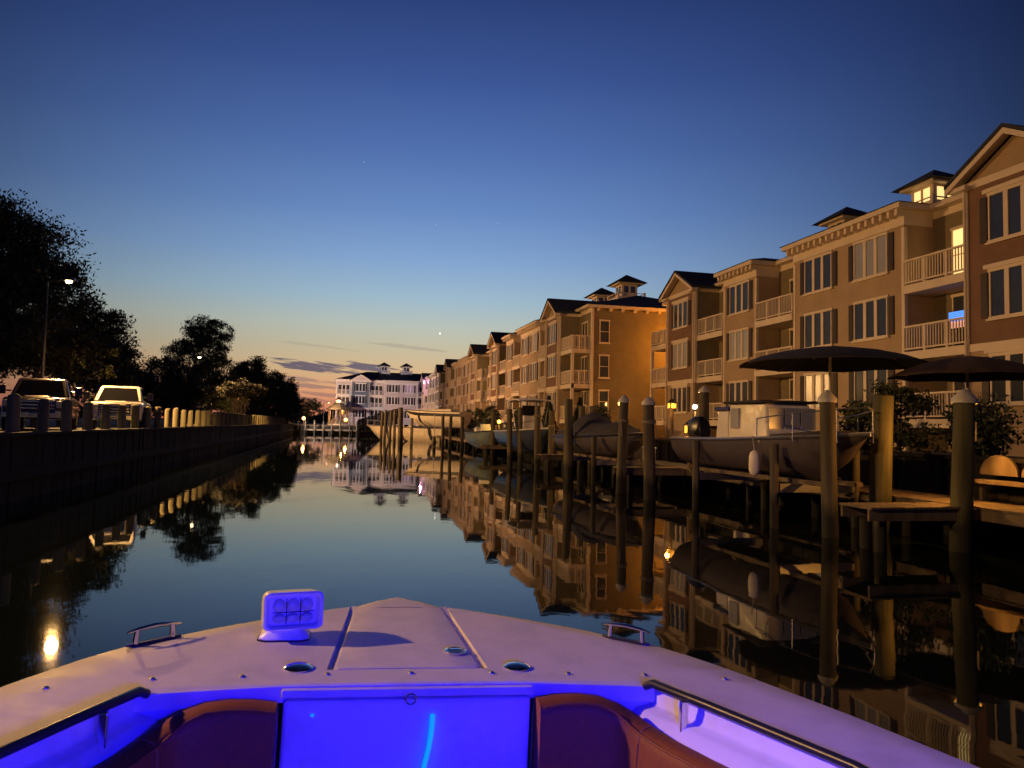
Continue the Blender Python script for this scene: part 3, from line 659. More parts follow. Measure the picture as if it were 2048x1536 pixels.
# ------------------------------------------------------------------ vehicles on the left bank
def wheel(parent, x, y, r=.4, w=.26):
    wo2 = MB().lathe([(r * .62, -w / 2), (r * .97, -w / 2), (r, -w * .3), (r, w * .3), (r * .97, w / 2), (r * .62, w / 2)], 20).build('wheel', M_TYRE, parent, True)
    wo2.location = (x, y, r); wo2.rotation_euler = (0, R_(90), 0)
    MB().lathe([(.05, -w * .46), (r * .6, -w * .46), (r * .6, w * .46), (.05, w * .46)], 14).build('rim', M_METAL, wo2, True)
def vehicle(label, loc, rz, Wd, paint, pickup=True, sc=1.0, cat='pickup truck', name='pickup_truck'):
    """front points to local -y; z from the ground"""
    t = thing(name, label, cat, loc, rz, 'vehicles parked on the left bank'); t.scale = (sc, sc, sc); h = Wd / 2
    def sec(y, w, z0, z1, rnd=.10):
        return [(-w, y, z0), (w, y, z0), (w, y, z1 - rnd), (w - rnd, y, z1), (-w + rnd, y, z1), (-w, y, z1 - rnd)]
    b = MB()
    hd = 1.20 if pickup else 1.02
    L = 5.6 if pickup else 4.7
    b.loft([sec(0.0, h * .90, .48, hd - .16, .06), sec(.12, h * .97, .42, hd - .04, .08), sec(1.35, h, .40, hd + .02), sec(1.6, h, .40, hd + .03), sec(L - .1, h, .45, hd + .03), sec(L, h * .95, .55, hd - .02)])
    b.box(-h * .42, h * .42, .2, 1.4, hd - .02, hd + .035, tx=.08, ty=.1)
    b.build('body', paint, t, True, bevel=.03)
    ct = 1.93 if pickup else 1.66; cy1 = 3.6 if pickup else 4.5
    c = MB()
    def cab(y, w, z): return [(-w, y, z), (w, y, z)]
    zb = hd + .02
    c.add([(-h * .93, 1.35, zb), (h * .93, 1.35, zb), (h * .93, cy1, zb), (-h * .93, cy1, zb), (-h * .74, 2.1, ct), (h * .74, 2.1, ct), (h * .74, cy1 - .3, ct), (-h * .74, cy1 - .3, ct)],
          [(0, 3, 2, 1), (4, 5, 6, 7), (0, 1, 5, 4), (1, 2, 6, 5), (2, 3, 7, 6), (3, 0, 4, 7)])
    c.build('cab', paint, t, True, bevel=.07)
    def lerp(p, q, k): return tuple(p[i] + (q[i] - p[i]) * k for i in range(3))
    A, B_, C_, D = (-h * .93, 1.35, zb), (h * .93, 1.35, zb), (h * .74, 2.1, ct), (-h * .74, 2.1, ct)
    g = MB(); o_ = Vector((0, -.012, .008))
    q = [lerp(lerp(A, D, a), lerp(B_, C_, a), u) for (u, a) in ((.08, .06), (.92, .06), (.90, .86), (.10, .86))]
    g.add([Vector(x) + o_ for x in q] + [Vector(x) - o_ for x in q], [(0, 1, 2, 3), (7, 6, 5, 4), (0, 4, 5, 1), (1, 5, 6, 2), (2, 6, 7, 3), (3, 7, 4, 0)]); g.build('windshield', M_CGLASS, t)
    for sg in (-1, 1):
        g = MB(); x0 = sg * h * .93; x1 = sg * h * .74
        q = [(x0 + (x1 - x0) * .12 + sg * .012, 1.75, zb + (ct - zb) * .12), (x0 + (x1 - x0) * .12 + sg * .012, cy1 - .2, zb + (ct - zb) * .12), (x0 + (x1 - x0) * .85 + sg * .012, cy1 - .45, zb + (ct - zb) * .85), (x0 + (x1 - x0) * .85 + sg * .012, 2.15, zb + (ct - zb) * .85)]
        g.add(q + [(a - sg * .03, b2, c2) for a, b2, c2 in q], [(0, 1, 2, 3), (7, 6, 5, 4), (0, 4, 5, 1), (1, 5, 6, 2), (2, 6, 7, 3), (3, 7, 4, 0)]); g.build('side_window', M_CGLASS, t)
        m2 = MB().box(sg * (h + .08), sg * (h + .30), 1.62, 1.74, hd + .10, hd + .42); m2.box(sg * (h * .9), sg * (h + .08), 1.66, 1.71, hd + .2, hd + .26); m2.build('side_mirror', M_BLACK, t, bevel=.03)
        MB().box(sg * h * .60, sg * h * .93, -.04, .12, hd - .38, hd - .14).build('headlight', M_HLAMP, t, bevel=.03)
        MB().box(sg * h * .60, sg * h * .80, -.13, -.05, .58, .70).build('fog_light', M_HLAMP, t, bevel=.01)
    gr = MB().box(-h * .58, h * .58, -.03, .1, hd - .50, hd - .10)
    g3 = gr.build('grille', M_GRILLE, t, bevel=.02)
    bars = MB()
    for k in range(3): bars.box(-h * .55, h * .55, -.055, -.031, hd - .44 + k * .12, hd - .395 + k * .12)
    bars.build('grille_bar', M_CHROME, g3)
    MB().box(-.16, .16, -.135, -.121, .50, .60).build('number_plate', M_HLAMP, t)
    MB().box(-h * .96, h * .96, -.12, .12, .42, .66).build('bumper', M_CHROME if pickup else paint, t, bevel=.04)
    for sg in (-1, 1):
        for y in (.95, L - 1.1): wheel(t, sg * (h - .12), y)
    if pickup:
        MB().box(-h * .85, h * .85, cy1 + .1, L - .1, hd + .031, hd + .06).build('bed_cover', M_BLACK, t)
    return t
p = at_x(232, 845, -9.35)
vehicle('white pickup truck facing the camera behind the timber posts', (p.x - .1, p.y, LZ + .02), R_(9), 2.05, M_CARW, True, 1.04)
p = at(68, 850, 28.0)
vehicle('dark pickup truck with lamp glints on hood and roof, left of the white one', (p.x, p.y, LZ + .02), R_(14), 2.05, M_CARD, True, 1.08)
p = at(432, 830, 66)
vehicle('small grey car just visible above the far posts', (p.x, p.y, LZ + .02), R_(55), 1.8, M_CARG, False, 1.0, 'car', 'parked_car')
p = at(124, 745, 41)
u = thing('square_post', 'pale square post standing behind the dark pickup', 'post', (p.x, p.y, LZ), .2)
MB().box(-.12, .12, -.12, .12, 0, 4.9).build('post_shaft', M_PCONC, u); MB().box(-.16, .16, -.16, .16, 4.9, 5.0).build('post_cap', M_PCONC, u)

# ------------------------------------------------------------------ docks, pilings, lifts on the right
DZ = .85
def dock(name, label, x0, x1, y0, y1, along, group=None, pil=3.0):
    t = thing(name, label, 'dock', ((x0 + x1) / 2, (y0 + y1) / 2, 0), 0, group); X = (x1 - x0) / 2; Y = (y1 - y0) / 2
    b = MB(); r = random.Random(int(x0 * 7 + y0)); L = 2 * (Y if along == 'y' else X); n = int(L / .15)
    for k in range(n):
        a = -L / 2 + k * .15; z = DZ + r.uniform(-.004, .004)
        if along == 'y': b.box(-X, X, a, a + .14, z - .04, z)
        else: b.box(a, a + .14, -Y, Y, z - .04, z)
    b.build('decking', M_WOOD, t)
    j = MB()
    if along == 'y':
        for xx in (-X + .05, 0, X - .10): j.box(xx, xx + .05, -Y, Y, DZ - .26, DZ - .045)
    else:
        for yy in (-Y + .05, Y - .10): j.box(-X, X, yy, yy + .05, DZ - .26, DZ - .045)
    j.build('joist', M_WOOD, t)
    k = -L / 2 + .4
    while k < L / 2:
        for s in (-1, 1):
            if along == 'y': c = (s * (X - .25), k, 0)
            else: c = (k, s * (Y - .25), 0)
            MB().lathe([(.11, -2.4), (.11, DZ - .262)], 8, c=c).build('support_post', M_PILE, t, True)
        k += pil
    return t
dock('long_dock', 'long weathered wooden dock along the right bank beside the lifted boats', 12.0, 13.6, 4, 48, 'y', None, 3.2)
dock('long_dock', 'farther wooden dock along the bank below the third apartment building', 11.6, 13.2, 56, 92, 'y', None, 4.5)
for i, (y, lab) in enumerate(((12.3, 'finger pier beside the near boat on its lift'), (24.6, 'finger pier between the outboard boat and the covered boat'), (35.0, 'finger pier beyond the dark covered boat'), (50.5, 'finger pier behind the blue hulled boat'))):
    dock('finger_pier', 'narrow wooden ' + lab, 9.6, 11.98, y - .45, y + .45, 'x')
dock('long_dock', 'low dock in front of the canal end bulkhead', -6, 10, 137.4, 138.8, 'x', None, 4)
def piling(x, y, top, r=.17, cap=False, label='weathered round piling standing in the water off the right docks', group='plain pilings off the right docks', m=M_PILE):
    t = thing('piling', label, 'piling', (x, y, 0), 0, group)
    rd = random.Random(int(x * 97 + y * 13))
    MB().lathe([(r * 1.05, -2.4), (r, .3), (r * .96, top * .6), (r * .92, top - .03), (r * .8, top)], 14).build('shaft', m, t, True)
    if cap: MB().lathe([(r * 1.15, -.06), (r * 1.18, .02), (r * .5, .16), (.01, .22)], 14, c=(0, 0, top)).build('cap', M_CAP, t, True)
    if rd.random() < .6:
        zr = top - rd.uniform(.35, 1.1); rp = MB()
        for k in range(3):
            rp.tube([((r + .018) * math.cos(q), (r + .018) * math.sin(q), zr + .035 * k + .01 * math.sin(q * 2 + k)) for q in np.linspace(0, 6.283, 17)], .017, 6)
        rp.tube([(r + .02, 0, zr), (r + .05, .03, zr - .25), (r + .03, .05, zr - .5)], .015, 6); rp.build('rope_loop', M_ROPE, t, True)
    t.rotation_euler = (rd.uniform(-.03, .03), rd.uniform(-.03, .03), rd.random() * 6)
    return t
for (px, py, x) in ((887, 828, 10.2), (901, 832, 10.0), (925, 834, 10.6), (986, 822, 10.4), (1022, 818, 9.6), (1043, 815, 10.2), (1077, 812, 9.7), (1103, 822, 10.6), (1163, 812, 10.8), (1184, 812, 11.4)):
    p = at_x(px, py, x); piling(x, p.y, p.z, .16)
p = at_x(1141, 798, 9.6); piling(9.6, p.y, p.z, .19, label='thick weathered piling in front of the orange lantern', group=None)
p = at_x(1244, 796, 9.5); piling(9.5, p.y, p.z - .1, .17, True, 'white capped piling in front of the covered boat, left one', None)
p = at_x(1302, 800, 9.5); piling(9.5, p.y, p.z - .1, .19, True, 'white capped piling in front of the covered boat, right one', None)
p = at_x(1660, 790, 10.2); piling(10.2, p.y, p.z - .1, .17, True, 'tall white capped piling beside the lifted boat with the vinyl enclosure', None)
p = at_x(1757, 790, 11.75); piling(11.75, p.y, p.z, .23, False, 'thickest greenish piling, nearest to the canal on the right', None, m=M_GPILE)
p = at_x(1918, 795, 11.7); piling(11.7, p.y, p.z - .05, .20, True, 'rightmost white capped piling near the picture edge', None, m=M_GPILE)
p = at_x(1408, 782, 13.9); piling(13.9, p.y, p.z, .2, True, 'white capped piling behind the black outboard motor', None)
for k, (px, py, dep, h) in enumerate(((764, 822, 92, 0), (771, 820, 90, 0), (781, 820, 87, 0), (790.5, 818, 84, 0), (803, 815, 78, 1))):
    p = at(px, py, dep); piling(p.x, p.y, p.z, .17 if not h else .27, label=('dark piling of the cluster before the tan sailboat hull', 'thickest dark piling of the cluster before the tan sailboat hull')[h], group=None if h else 'piling cluster before the sailboat hull')
p = at(868.5, 872, 72); piling(p.x, p.y, p.z, .17, label='short cut off piling carrying a thin white marker pole', group=None)
mk = thing('marker_pole', 'thin white marker pole on the short piling', 'pole', (p.x, p.y, p.z), 0); MB().tube([(0, 0, 0), (0, 0, 2.0)], .035, 8).build('shaft', M_CAP, mk); MB().lathe([(.06, 2.0), (.06, 2.08)], 8).build('tip', M_CAP, mk)
for k, px in enumerate((598, 612, 630, 647, 664, 681, 700, 714)):
    p = at(px, 840, 134); piling(p.x, 137.0, 2.25 + .1 * (k % 3), .13, label='thin piling in front of the canal end dock', group='thin pilings at the canal end')
# stepped slatted screen left of the sailboat
sc_ = MB()
pa, pb = at(716, 850, 126), at(802, 850, 101)
for k in range(26):
    u_ = k / 25; q = pa.lerp(pb, u_); top = 2.2 + (5 + 25 * u_) * (126 - 25 * u_) / FPX
    sc_.box(q.x - .11, q.x + .11, q.y - .06, q.y + .06, -1.5, top + .12 * (k % 2))
tag(sc_.build('slatted_screen', M_DARKW), 'dark slatted timber screen rising towards the piling cluster at the canal end', 'wave screen')

# ------------------------------------------------------------------ boats
def hull_rings(L, Wd, H, sheer=.25, n=12, stern=1.0, rake=.5):
    rings = []
    for i in range(n + 1):
        s = i / n; y = -L / 2 + L * s
        w = Wd / 2 * max(.012, (1 - max(0, (s - .45) / .55) ** 2.3)) * (stern + (1 - stern) * min(1, s / .3))
        zs = H + sheer * s ** 2; kz = H * .95 * max(0, (s - .62) / .38) ** 2.4
        cz = kz + (zs - kz) * .32; yb = y - rake * max(0, (s - .7) / .3) ** 2
        rings.append([(0, yb, kz), (w * .72, yb + (y - yb) * .3, cz), (w * .93, yb + (y - yb) * .75, cz + (zs - cz) * .5), (w, y, zs), (-w, y, zs), (-w * .93, yb + (y - yb) * .75, cz + (zs - cz) * .5), (-w * .72, yb + (y - yb) * .3, cz)])
    return rings
def motorboat(label, loc, rz, L, Wd, H, hull_m, name='motorboat', stripe=None, rub=M_BLACK, deck=M_HULLW, group=None):
    t = thing(name, label, 'boat', loc, rz, group)
    rg = hull_rings(L, Wd, H); MB().loft(rg).build('hull', hull_m, t, True)
    rb = MB()
    for sg in (0, 1):
        pts = [(r_[3] if sg == 0 else r_[4]) for r_ in rg]; rb.tube([(p_[0], p_[1], p_[2] - .03) for p_ in pts], .045, 6)
    rb.build('rub_rail', rub, t, True)
    if stripe:
        st = MB()
        for sg in (1, -1):
            up = []; dn = []
            for r_ in rg:
                a, c = Vector(r_[2]), Vector(r_[3]); q1 = a.lerp(c, .05); q2 = a.lerp(c, .62)
                up.append((sg * (q2.x + .015), q2.y, q2.z)); dn.append((sg * (q1.x + .015), q1.y, q1.z))
            st.loft([up, dn], closed=False)
        st.build('stripe', stripe, t)
    gw = MB()
    for i in range(len(rg) - 1):
        for sg in (1, -1):
            a, c = rg[i][3], rg[i + 1][3]
            ia, ic = max(0, a[0] - .22), max(0, c[0] - .22)
            gw.add([(sg * a[0], a[1], a[2] + .012), (sg * c[0], c[1], c[2] + .012), (sg * ic, c[1], c[2] + .03), (sg * ia, a[1], a[2] + .03)], [(0, 1, 2, 3)])
    gw.build('gunwale', deck, t)
    return t, rg
def outboard(parent, x, y, z, cowl=M_BLACK, s=1.0):
    b = MB()
    b.loft([[(x + s * a, y + s * (bq - .1), z + s * zz) for a, bq in pr] for zz, pr in
            ((.0, [(-.16, -.22), (.16, -.22), (.2, .1), (.12, .3), (-.12, .3), (-.2, .1)]), (.25, [(-.22, -.28), (.22, -.28), (.26, .1), (.16, .36), (-.16, .36), (-.26, .1)]),
             (.52, [(-.2, -.26), (.2, -.26), (.24, .08), (.14, .3), (-.14, .3), (-.24, .08)]), (.66, [(-.1, -.12), (.1, -.12), (.12, .02), (.07, .14), (-.07, .14), (-.12, .02)]))])
    o = b.build('outboard_motor', cowl, parent, True, bevel=.02)
    MB().loft([[(x - .09 * s, y - .2 * s, z), (x + .09 * s, y - .2 * s, z), (x + .09 * s, y + .12 * s, z), (x - .09 * s, y + .12 * s, z)], [(x - .05 * s, y - .12 * s, z - .95 * s), (x + .05 * s, y - .12 * s, z - .95 * s), (x + .05 * s, y + .1 * s, z - .95 * s), (x - .05 * s, y + .1 * s, z - .95 * s)]]).build('motor_leg', M_BLACK, o)
    pr = MB()
    for k in range(3):
        q = 6.28 * k / 3; c, sn = math.cos(q), math.sin(q)
        pr.add([(x + .03 * c, y - .24 * s, z - .8 * s + .03 * sn), (x + .16 * s * math.cos(q - .4), y - .21 * s, z - .8 * s + .16 * s * math.sin(q - .4)), (x + .18 * s * c, y - .24 * s, z - .8 * s + .18 * s * sn), (x + .16 * s * math.cos(q + .4), y - .27 * s, z - .8 * s + .16 * s * math.sin(q + .4))], [(0, 1, 2, 3)])
    pr.lathe([(.05, -.04), (.05, .04)], 8, c=(x, y - .22 * s, z - .8 * s)); pr.build('propeller', M_METAL, o)
    return o
def fender(parent, x, y, z, l=.62, r=.13):
    f = MB().lathe([(.03, -l / 2), (r * .8, -l / 2 + .06), (r, -l / 2 + .16), (r, l / 2 - .16), (r * .8, l / 2 - .06), (.04, l / 2)], 14, c=(x, y, z)).build('fender', M_FEND, parent, True)
    MB().tube([(x, y, z + l / 2), (x + .06, y, z + l / 2 + .35)], .012, 6).build('rope', M_CAP, f)
def lift(label, x0, x1, y0, y1, z):
    t = thing('boat_lift', label, 'boat lift', ((x0 + x1) / 2, (y0 + y1) / 2, 0), 0, 'boat lifts under the raised boats'); X = (x1 - x0) / 2; Y = (y1 - y0) / 2
    for s in (-1, 1):
        MB().box(-X, X, s * Y * .6 - .09, s * Y * .6 + .09, z - .2, z).build('lift_beam', M_METAL, t)
    for s in (-1, 1):
        MB().box(s * X * .45 - .08, s * X * .45 + .08, -Y * .9, Y * .9, z + .002, z + .10).build('bunk', M_WOOD, t)
        for s2 in (-1, 1): MB().lathe([(.10, -2.4), (.10, z + .9)], 8, c=(s * (X + .1), s2 * Y * .6, 0)).build('lift_post', M_PILE, t, True)
    return t
def canopy_top(parent, w, l, z0, z1, poles, m, y=0, name='t_top'):
    b = MB(); n = 8; rings = []
    for i in range(n + 1):
        s = -1 + 2 * i / n; rings.append([(w / 2 * k, y + l / 2 * s, z1 - .10 * s * s - .08 * k * k) for k in (-1, -.5, 0, .5, 1)] + [(w / 2 * k, y + l / 2 * s, z1 - .10 * s * s - .08 * k * k - .06) for k in (1, .5, 0, -.5, -1)])
    b.loft(rings); o = b.build(name, m, parent, True)
    for sx in (-1, 1):
        for sy in (-1, 1):
            MB().tube([(sx * w * .33, y + sy * l * .22, z0), (sx * w * .42, y + sy * l * .36, z1 - .12)], .03, 8).build('pole', poles, o, True)
    return o
# grey hull with clear vinyl enclosure and black outboard, on its lift (stern towards the far end)
bx, by, bz = 11.75, 17.2, 1.02
B, rg = motorboat('grey hulled boat on a lift with clear vinyl enclosure and hanging white fender', (10.95, by, bz), R_(180), 7.4, 2.2, .95, M_HULLG, rub=M_METAL)
MB().loft([[(-.75, -.9, .95), (.75, -.9, .95), (.75, 1.0, .95), (-.75, 1.0, .95)], [(-.72, -.85, 1.9), (.72, -.85, 1.9), (.62, .7, 1.9), (-.62, .7, 1.9)]]).build('enclosure', M_ENCL, B, bevel=.05)
MB().box(-.85, .85, -1.0, .85, 1.905, 1.97).build('enclosure_top', M_CANV, B, bevel=.03)
MB().box(-.3, .3, -2.4, -1.7, .9, 1.75, tx=.05, ty=.05).build('helm_seat', M_HULLW, B, bevel=.05)
MB().box(-.32, .32, -2.45, -1.65, 1.755, 1.86).build('seat_cover', M_CANVN, B, bevel=.03)
outboard(B, 0, -3.85, .85, M_BLACK, 1.15)
fender(B, 1.22, 1.2, .42)
MB().loft([[(-.9, 1.1, .95), (.9, 1.1, .95), (.5, 3.0, 1.1), (-.5, 3.0, 1.1)], [(-.8, 1.2, 1.12), (.8, 1.2, 1.12), (.35, 2.8, 1.25), (-.35, 2.8, 1.25)]]).build('bow_cover', M_CANV, B)
br_ = MB()
for sg in (-1, 1):
    br_.tube([(sg * .98, .9, 1.50), (sg * .86, 2.2, 1.62), (sg * .45, 3.2, 1.70), (0, 3.62, 1.74)], .018, 6)
    for (x_, y_, z_) in ((.98, .9, 1.50), (.86, 2.2, 1.62), (.45, 3.2, 1.70)): br_.tube([(sg * x_, y_, .98), (sg * x_, y_, z_)], .015, 6)
br_.build('bow_rail', M_METAL, B, True)
for k in range(3): MB().box(-.66 + k * .45, -.66 + k * .45 + .40, .845, .905, 1.25, 1.78).build('enclosure_window', M_BLIND, B)
for sg in (-1, 1): MB().box(sg * .715, sg * .755, -.75, -.35, 1.25, 1.78).build('enclosure_window', M_BLIND, B)
lift('steel boat lift under the grey hulled boat', 9.9, 11.85, 14.0, 20.4, bz)
# covered boat
B, rg = motorboat('boat wrapped in a dark humped canvas cover on its lift', (10.9, 29.3, .95), R_(180), 7.8, 2.3, .85, M_HULLG)
cv_ = MB(); rings = []
for i in range(17):
    s = i / 16; y = -3.8 + 7.4 * s; w = 1.14 * max(.05, (1 - max(0, (s - .45) / .55) ** 2.3)); hz_ = .30 + .75 * math.exp(-((s - .30) / .17) ** 2) + .32 * math.exp(-((s - .72) / .16) ** 2)
    rings.append([(w, y, .80), (w * .9, y, 1.0), (w * .45, y, .9 + hz_ * .8), (0, y, .92 + hz_), (-w * .45, y, .9 + hz_ * .8), (-w * .9, y, 1.0), (-w, y, .80)])
cv_.loft(rings); cv_.build('canvas_cover', M_CANV, B, True)
outboard(B, 0, -4.1, .75, M_BLACK, 1.0)
lift('boat lift under the canvas covered boat', 9.85, 11.9, 26.3, 32.4, .95)
# navy boat with hard top
B, rg = motorboat('navy hulled fishing boat with pale hard top behind the pilings', (11.2, 43.0, .55), R_(180), 8.6, 2.7, 1.35, M_HULLB, rub=M_CAP)
canopy_top(B, 2.1, 3.0, 1.35, 3.35, M_METAL, M_HULLW, -.2)
MB().loft([[(-.7, -.5, 1.3), (.7, -.5, 1.3), (.7, .9, 1.3), (-.7, .9, 1.3)], [(-.55, -.4, 2.3), (.55, -.4, 2.3), (.5, .3, 2.3), (-.5, .3, 2.3)]]).build('console', M_HULLW, B, bevel=.05)
MB().loft([[(-.55, .1, 2.301), (.55, .1, 2.301), (.55, .32, 2.301), (-.55, .32, 2.301)], [(-.5, -.15, 2.9), (.5, -.15, 2.9), (.5, -.1, 2.9), (-.5, -.1, 2.9)]]).build('windshield', M_CGLASS, B)
outboard(B, .35, -4.6, 1.2, M_BLACK, 1.1); outboard(B, -.35, -4.6, 1.2, M_BLACK, 1.1)
# aqua grey boat beyond
B, rg = motorboat('small aqua grey boat moored beyond the navy fishing boat', (11.0, 56.0, .35), R_(180), 6.0, 2.2, 1.25, M_HULLA)
MB().box(-.4, .4, -.4, .4, 1.2, 1.95, tx=.06, ty=.1).build('console', M_HULLW, B, bevel=.04)
outboard(B, 0, -3.2, 1.0, M_HULLW, 1.1)
# tan sailboat hull lying across and a striped boat on a lift behind it
pb_, ps_ = at(724, 880, 95), at(905, 884, 91)
B, rg = motorboat('long tan hull moored across the canal with its bow pointing left', ((pb_.x + ps_.x) / 2, (pb_.y + ps_.y) / 2, -.35), R_(90) + math.atan2(ps_.y - pb_.y, ps_.x - pb_.x), 11.4, 3.0, 2.05, M_HULLT, 'moored_boat', rub=M_WOOD)
MB().loft([[(-.9, -3.5, 2.08), (.9, -3.5, 2.08), (.7, 2.0, 2.16), (-.7, 2.0, 2.16)], [(-.75, -3.3, 2.42), (.75, -3.3, 2.42), (.45, 1.6, 2.42), (-.45, 1.6, 2.42)]]).build('cabin', M_HULLW, B, bevel=.06)
cw2 = MB()
for k in range(4):
    for sg in (-1, 1): cw2.box(sg * .74, sg * .80, -2.6 + k * 1.0, -2.0 + k * 1.0, 2.2, 2.34)
cw2.build('port_light', M_CGLASS, B)
rl2 = MB()
for sg in (-1, 1):
    rl2.tube([(sg * 1.05, 2.5, 2.75), (sg * .75, 4.2, 2.85), (sg * .1, 5.6, 2.95)], .022, 6)
    for (x_, y_, z_) in ((1.05, 2.5, 2.75), (.75, 4.2, 2.85), (.12, 5.55, 2.95)): rl2.tube([(sg * x_, y_, 2.1), (sg * x_, y_, z_)], .018, 6)
rl2.build('bow_rail', M_METAL, B, True)
pb_, ps_ = at(800, 842, 88), at(940, 850, 83)
B, rg = motorboat('tan boat with broad dark stripe raised on a lift behind the sailboat hull', ((pb_.x + ps_.x) / 2, (pb_.y + ps_.y) / 2, 1.9), R_(90) + math.atan2(ps_.y - pb_.y, ps_.x - pb_.x), 8.8, 2.5, 1.75, M_HULLT, stripe=M_BLACK)
MB().loft([[(-.9, -3.0, 1.76), (.9, -3.0, 1.76), (.55, 3.0, 1.86), (-.55, 3.0, 1.86)], [(-.7, -2.8, 2.05), (.7, -2.8, 2.05), (.3, 2.6, 2.0), (-.3, 2.6, 2.0)]]).build('boat_cover', M_HULLT, B, bevel=.05)
lift('boat lift under the striped tan boat', pb_.x + 1.2, ps_.x - .6, (pb_.y + ps_.y) / 2 - 1.1, (pb_.y + ps_.y) / 2 + 1.1, 1.95)

# umbrellas and patio things near the right edge
def umbrella(label, loc, w, m, h, tilt=0.0, rz=0.0):
    t = thing('patio_umbrella', label, 'umbrella', loc, rz, None); n = 8; R0 = w / 2
    b = MB(); vs = []; prof = ((0, .0), (.25, -.07), (.55, -.20), (.8, -.36), (1.0, -.56))
    rings = []
    for (f, dz) in prof:
        ring = []
        for k in range(n * 4):
            q = 2 * math.pi * k / (n * 4); sag = .5 - .5 * math.cos(q * n)
            ring.append((R0 * max(f, .01) * math.cos(q) * (1 - .05 * sag * f), R0 * max(f, .01) * math.sin(q) * (1 - .05 * sag * f), h + dz + .03 * sag * f))
        rings.append(ring)
    low = [[(x * .995, y * .995, z - .015) for x, y, z in r_] for r_ in reversed(rings)]
    b.loft(rings + low); c = b.build('canopy', m, t, True)
    for k in range(n):
        q = 2 * math.pi * k / n
        MB().tube([(0, 0, h - .12)] + [(R0 * f * math.cos(q), R0 * f * math.sin(q), h + dz - .035) for f, dz in prof[1:]], .014, 6).build('rib', M_WOOD, c, True)
    MB().tube([(0, 0, 0), (0, 0, h - .02)], .04, 10).build('pole', M_CAP, t, True)
    MB().lathe([(.32, 0), (.34, .04), (.28, .10), (.06, .14)], 16).build('base', M_CONC, t, True)
    return t
p = at(1660, 728, 21.5); umbrella('wide dark umbrella over the dock behind the vinyl enclosed boat', (p.x, p.y, DZ), 5.2, M_CANV, p.z - DZ + .52)
p = at(1935, 755, 19.0); umbrella('smaller brown umbrella near the right picture edge', (p.x, p.y, DZ), 3.7, M_CANVB, p.z - DZ + .56)

def lantern(label, x, y, zb, w, h, post, power, m=M_GLOW, col=(1, .4, .06)):
    t = thing('lantern', label, 'lantern', (x, y, zb), 0, None)
    MB().box(-.06, .06, -.06, .06, 0, post).build('post', M_WOOD, t)
    MB().box(-w / 2, w / 2, -w / 2, w / 2, post + .002, post + h).build('glass_box', m, t)
    f = MB()
    for sx in (-1, 1):
        for sy in (-1, 1): f.box(sx * w / 2 - .025, sx * w / 2 + .025, sy * w / 2 - .025, sy * w / 2 + .025, post, post + h + .01)
    f.box(-w / 2 - .03, w / 2 + .03, -w / 2 - .03, w / 2 + .03, post + h + .012, post + h + .06)
    f.build('frame', M_DMET, t)
    MB().lathe([(w * .75, 0), (w * .3, .12), (.02, .16)], 4, c=(0, 0, post + h + .062)).build('lantern_roof', M_DMET, t)
    if power: light('lantern_light', 'POINT', (-w / 2 - .12, -w / 2 - .12, post + h / 2), col, power, t, .08)
    return t
p = at_x(1176, 876, 12.3); lantern('tall orange lit lantern on the dock behind the thick piling', 12.3, p.y, DZ, .42, .75, max(.15, p.z - DZ), 60)
p = at_x(998, 846, 11.9); globe_lamp('bright yellow globe lamp on the dock by the navy boat', 11.9, p.y, DZ, p.z - DZ, M_BULBY, 90, (1, .55, .1), .15)
p = at_x(1372, 816, 14.0); globe_lamp('pale globe lamp on the bank above the covered boat', 14.4, p.y, LZ, max(.4, p.z - LZ), M_BULBC, 120, (1, .65, .25), .1)
p = at_x(1340, 816, 14.4); lantern('low amber lantern on the bank left of the pale globe lamp', 14.5, p.y, LZ, .3, .2, max(.3, p.z - LZ), 40)
p = at_x(1390, 866, 12.6); lantern('small amber lantern on the dock beside the black outboard motor', 12.4, p.y, DZ, .3, .25, max(.15, p.z - DZ), 40)
p = at_x(1930, 882, 12.6); lantern('square amber lantern on the dock near the right picture edge', 12.6, p.y, DZ, .24, .34, max(.1, p.z - DZ), 260)
# bench with rounded back at the right edge
p = at_x(2010, 905, 13.1)
t = thing('dock_bench', 'wooden bench with round back panels on the dock at the right edge', 'bench', (13.25, p.y, DZ), R_(-90), None)
MB().box(-1.0, 1.0, -.25, .25, .38, .45).build('seat', M_WOOD, t)
b = MB()
for cx in (-.5, .5):
    poly = [(cx + .46 * math.cos(q), .55 + .42 * math.sin(q)) for q in np.linspace(0, math.pi, 14)]
    b.prism(poly, 'y', .2, .26)
b.build('backrest', M_WOOD, t)
for sx in (-.9, .9):
    for sy in (-.2, .2): MB().box(sx - .04, sx + .04, sy - .04, sy + .04, 0, .378).build('leg', M_WOOD, t)
# dock steps box / cabinets
p = at_x(1215, 892, 12.9)
for i, (px, x, w, lab) in enumerate(((1222, 12.9, .8, 'white dock box under the left end of the covered boat'), (1290, 13.0, .9, 'pale dock box with lid between the capped pilings'), (1500, 13.1, 1.0, 'pale storage box on the dock behind the grey hulled boat'))):
    p = at_x(px, 890, x); t = thing('dock_box', lab, 'dock box', (x, p.y, DZ), R_(-90), None)
    MB().box(-w / 2, w / 2, -.3, .3, 0, .5).build('body', M_FEND, t, bevel=.02); MB().box(-w / 2 - .03, w / 2 + .03, -.33, .33, .502, .58).build('lid', M_FEND, t, bevel=.02)

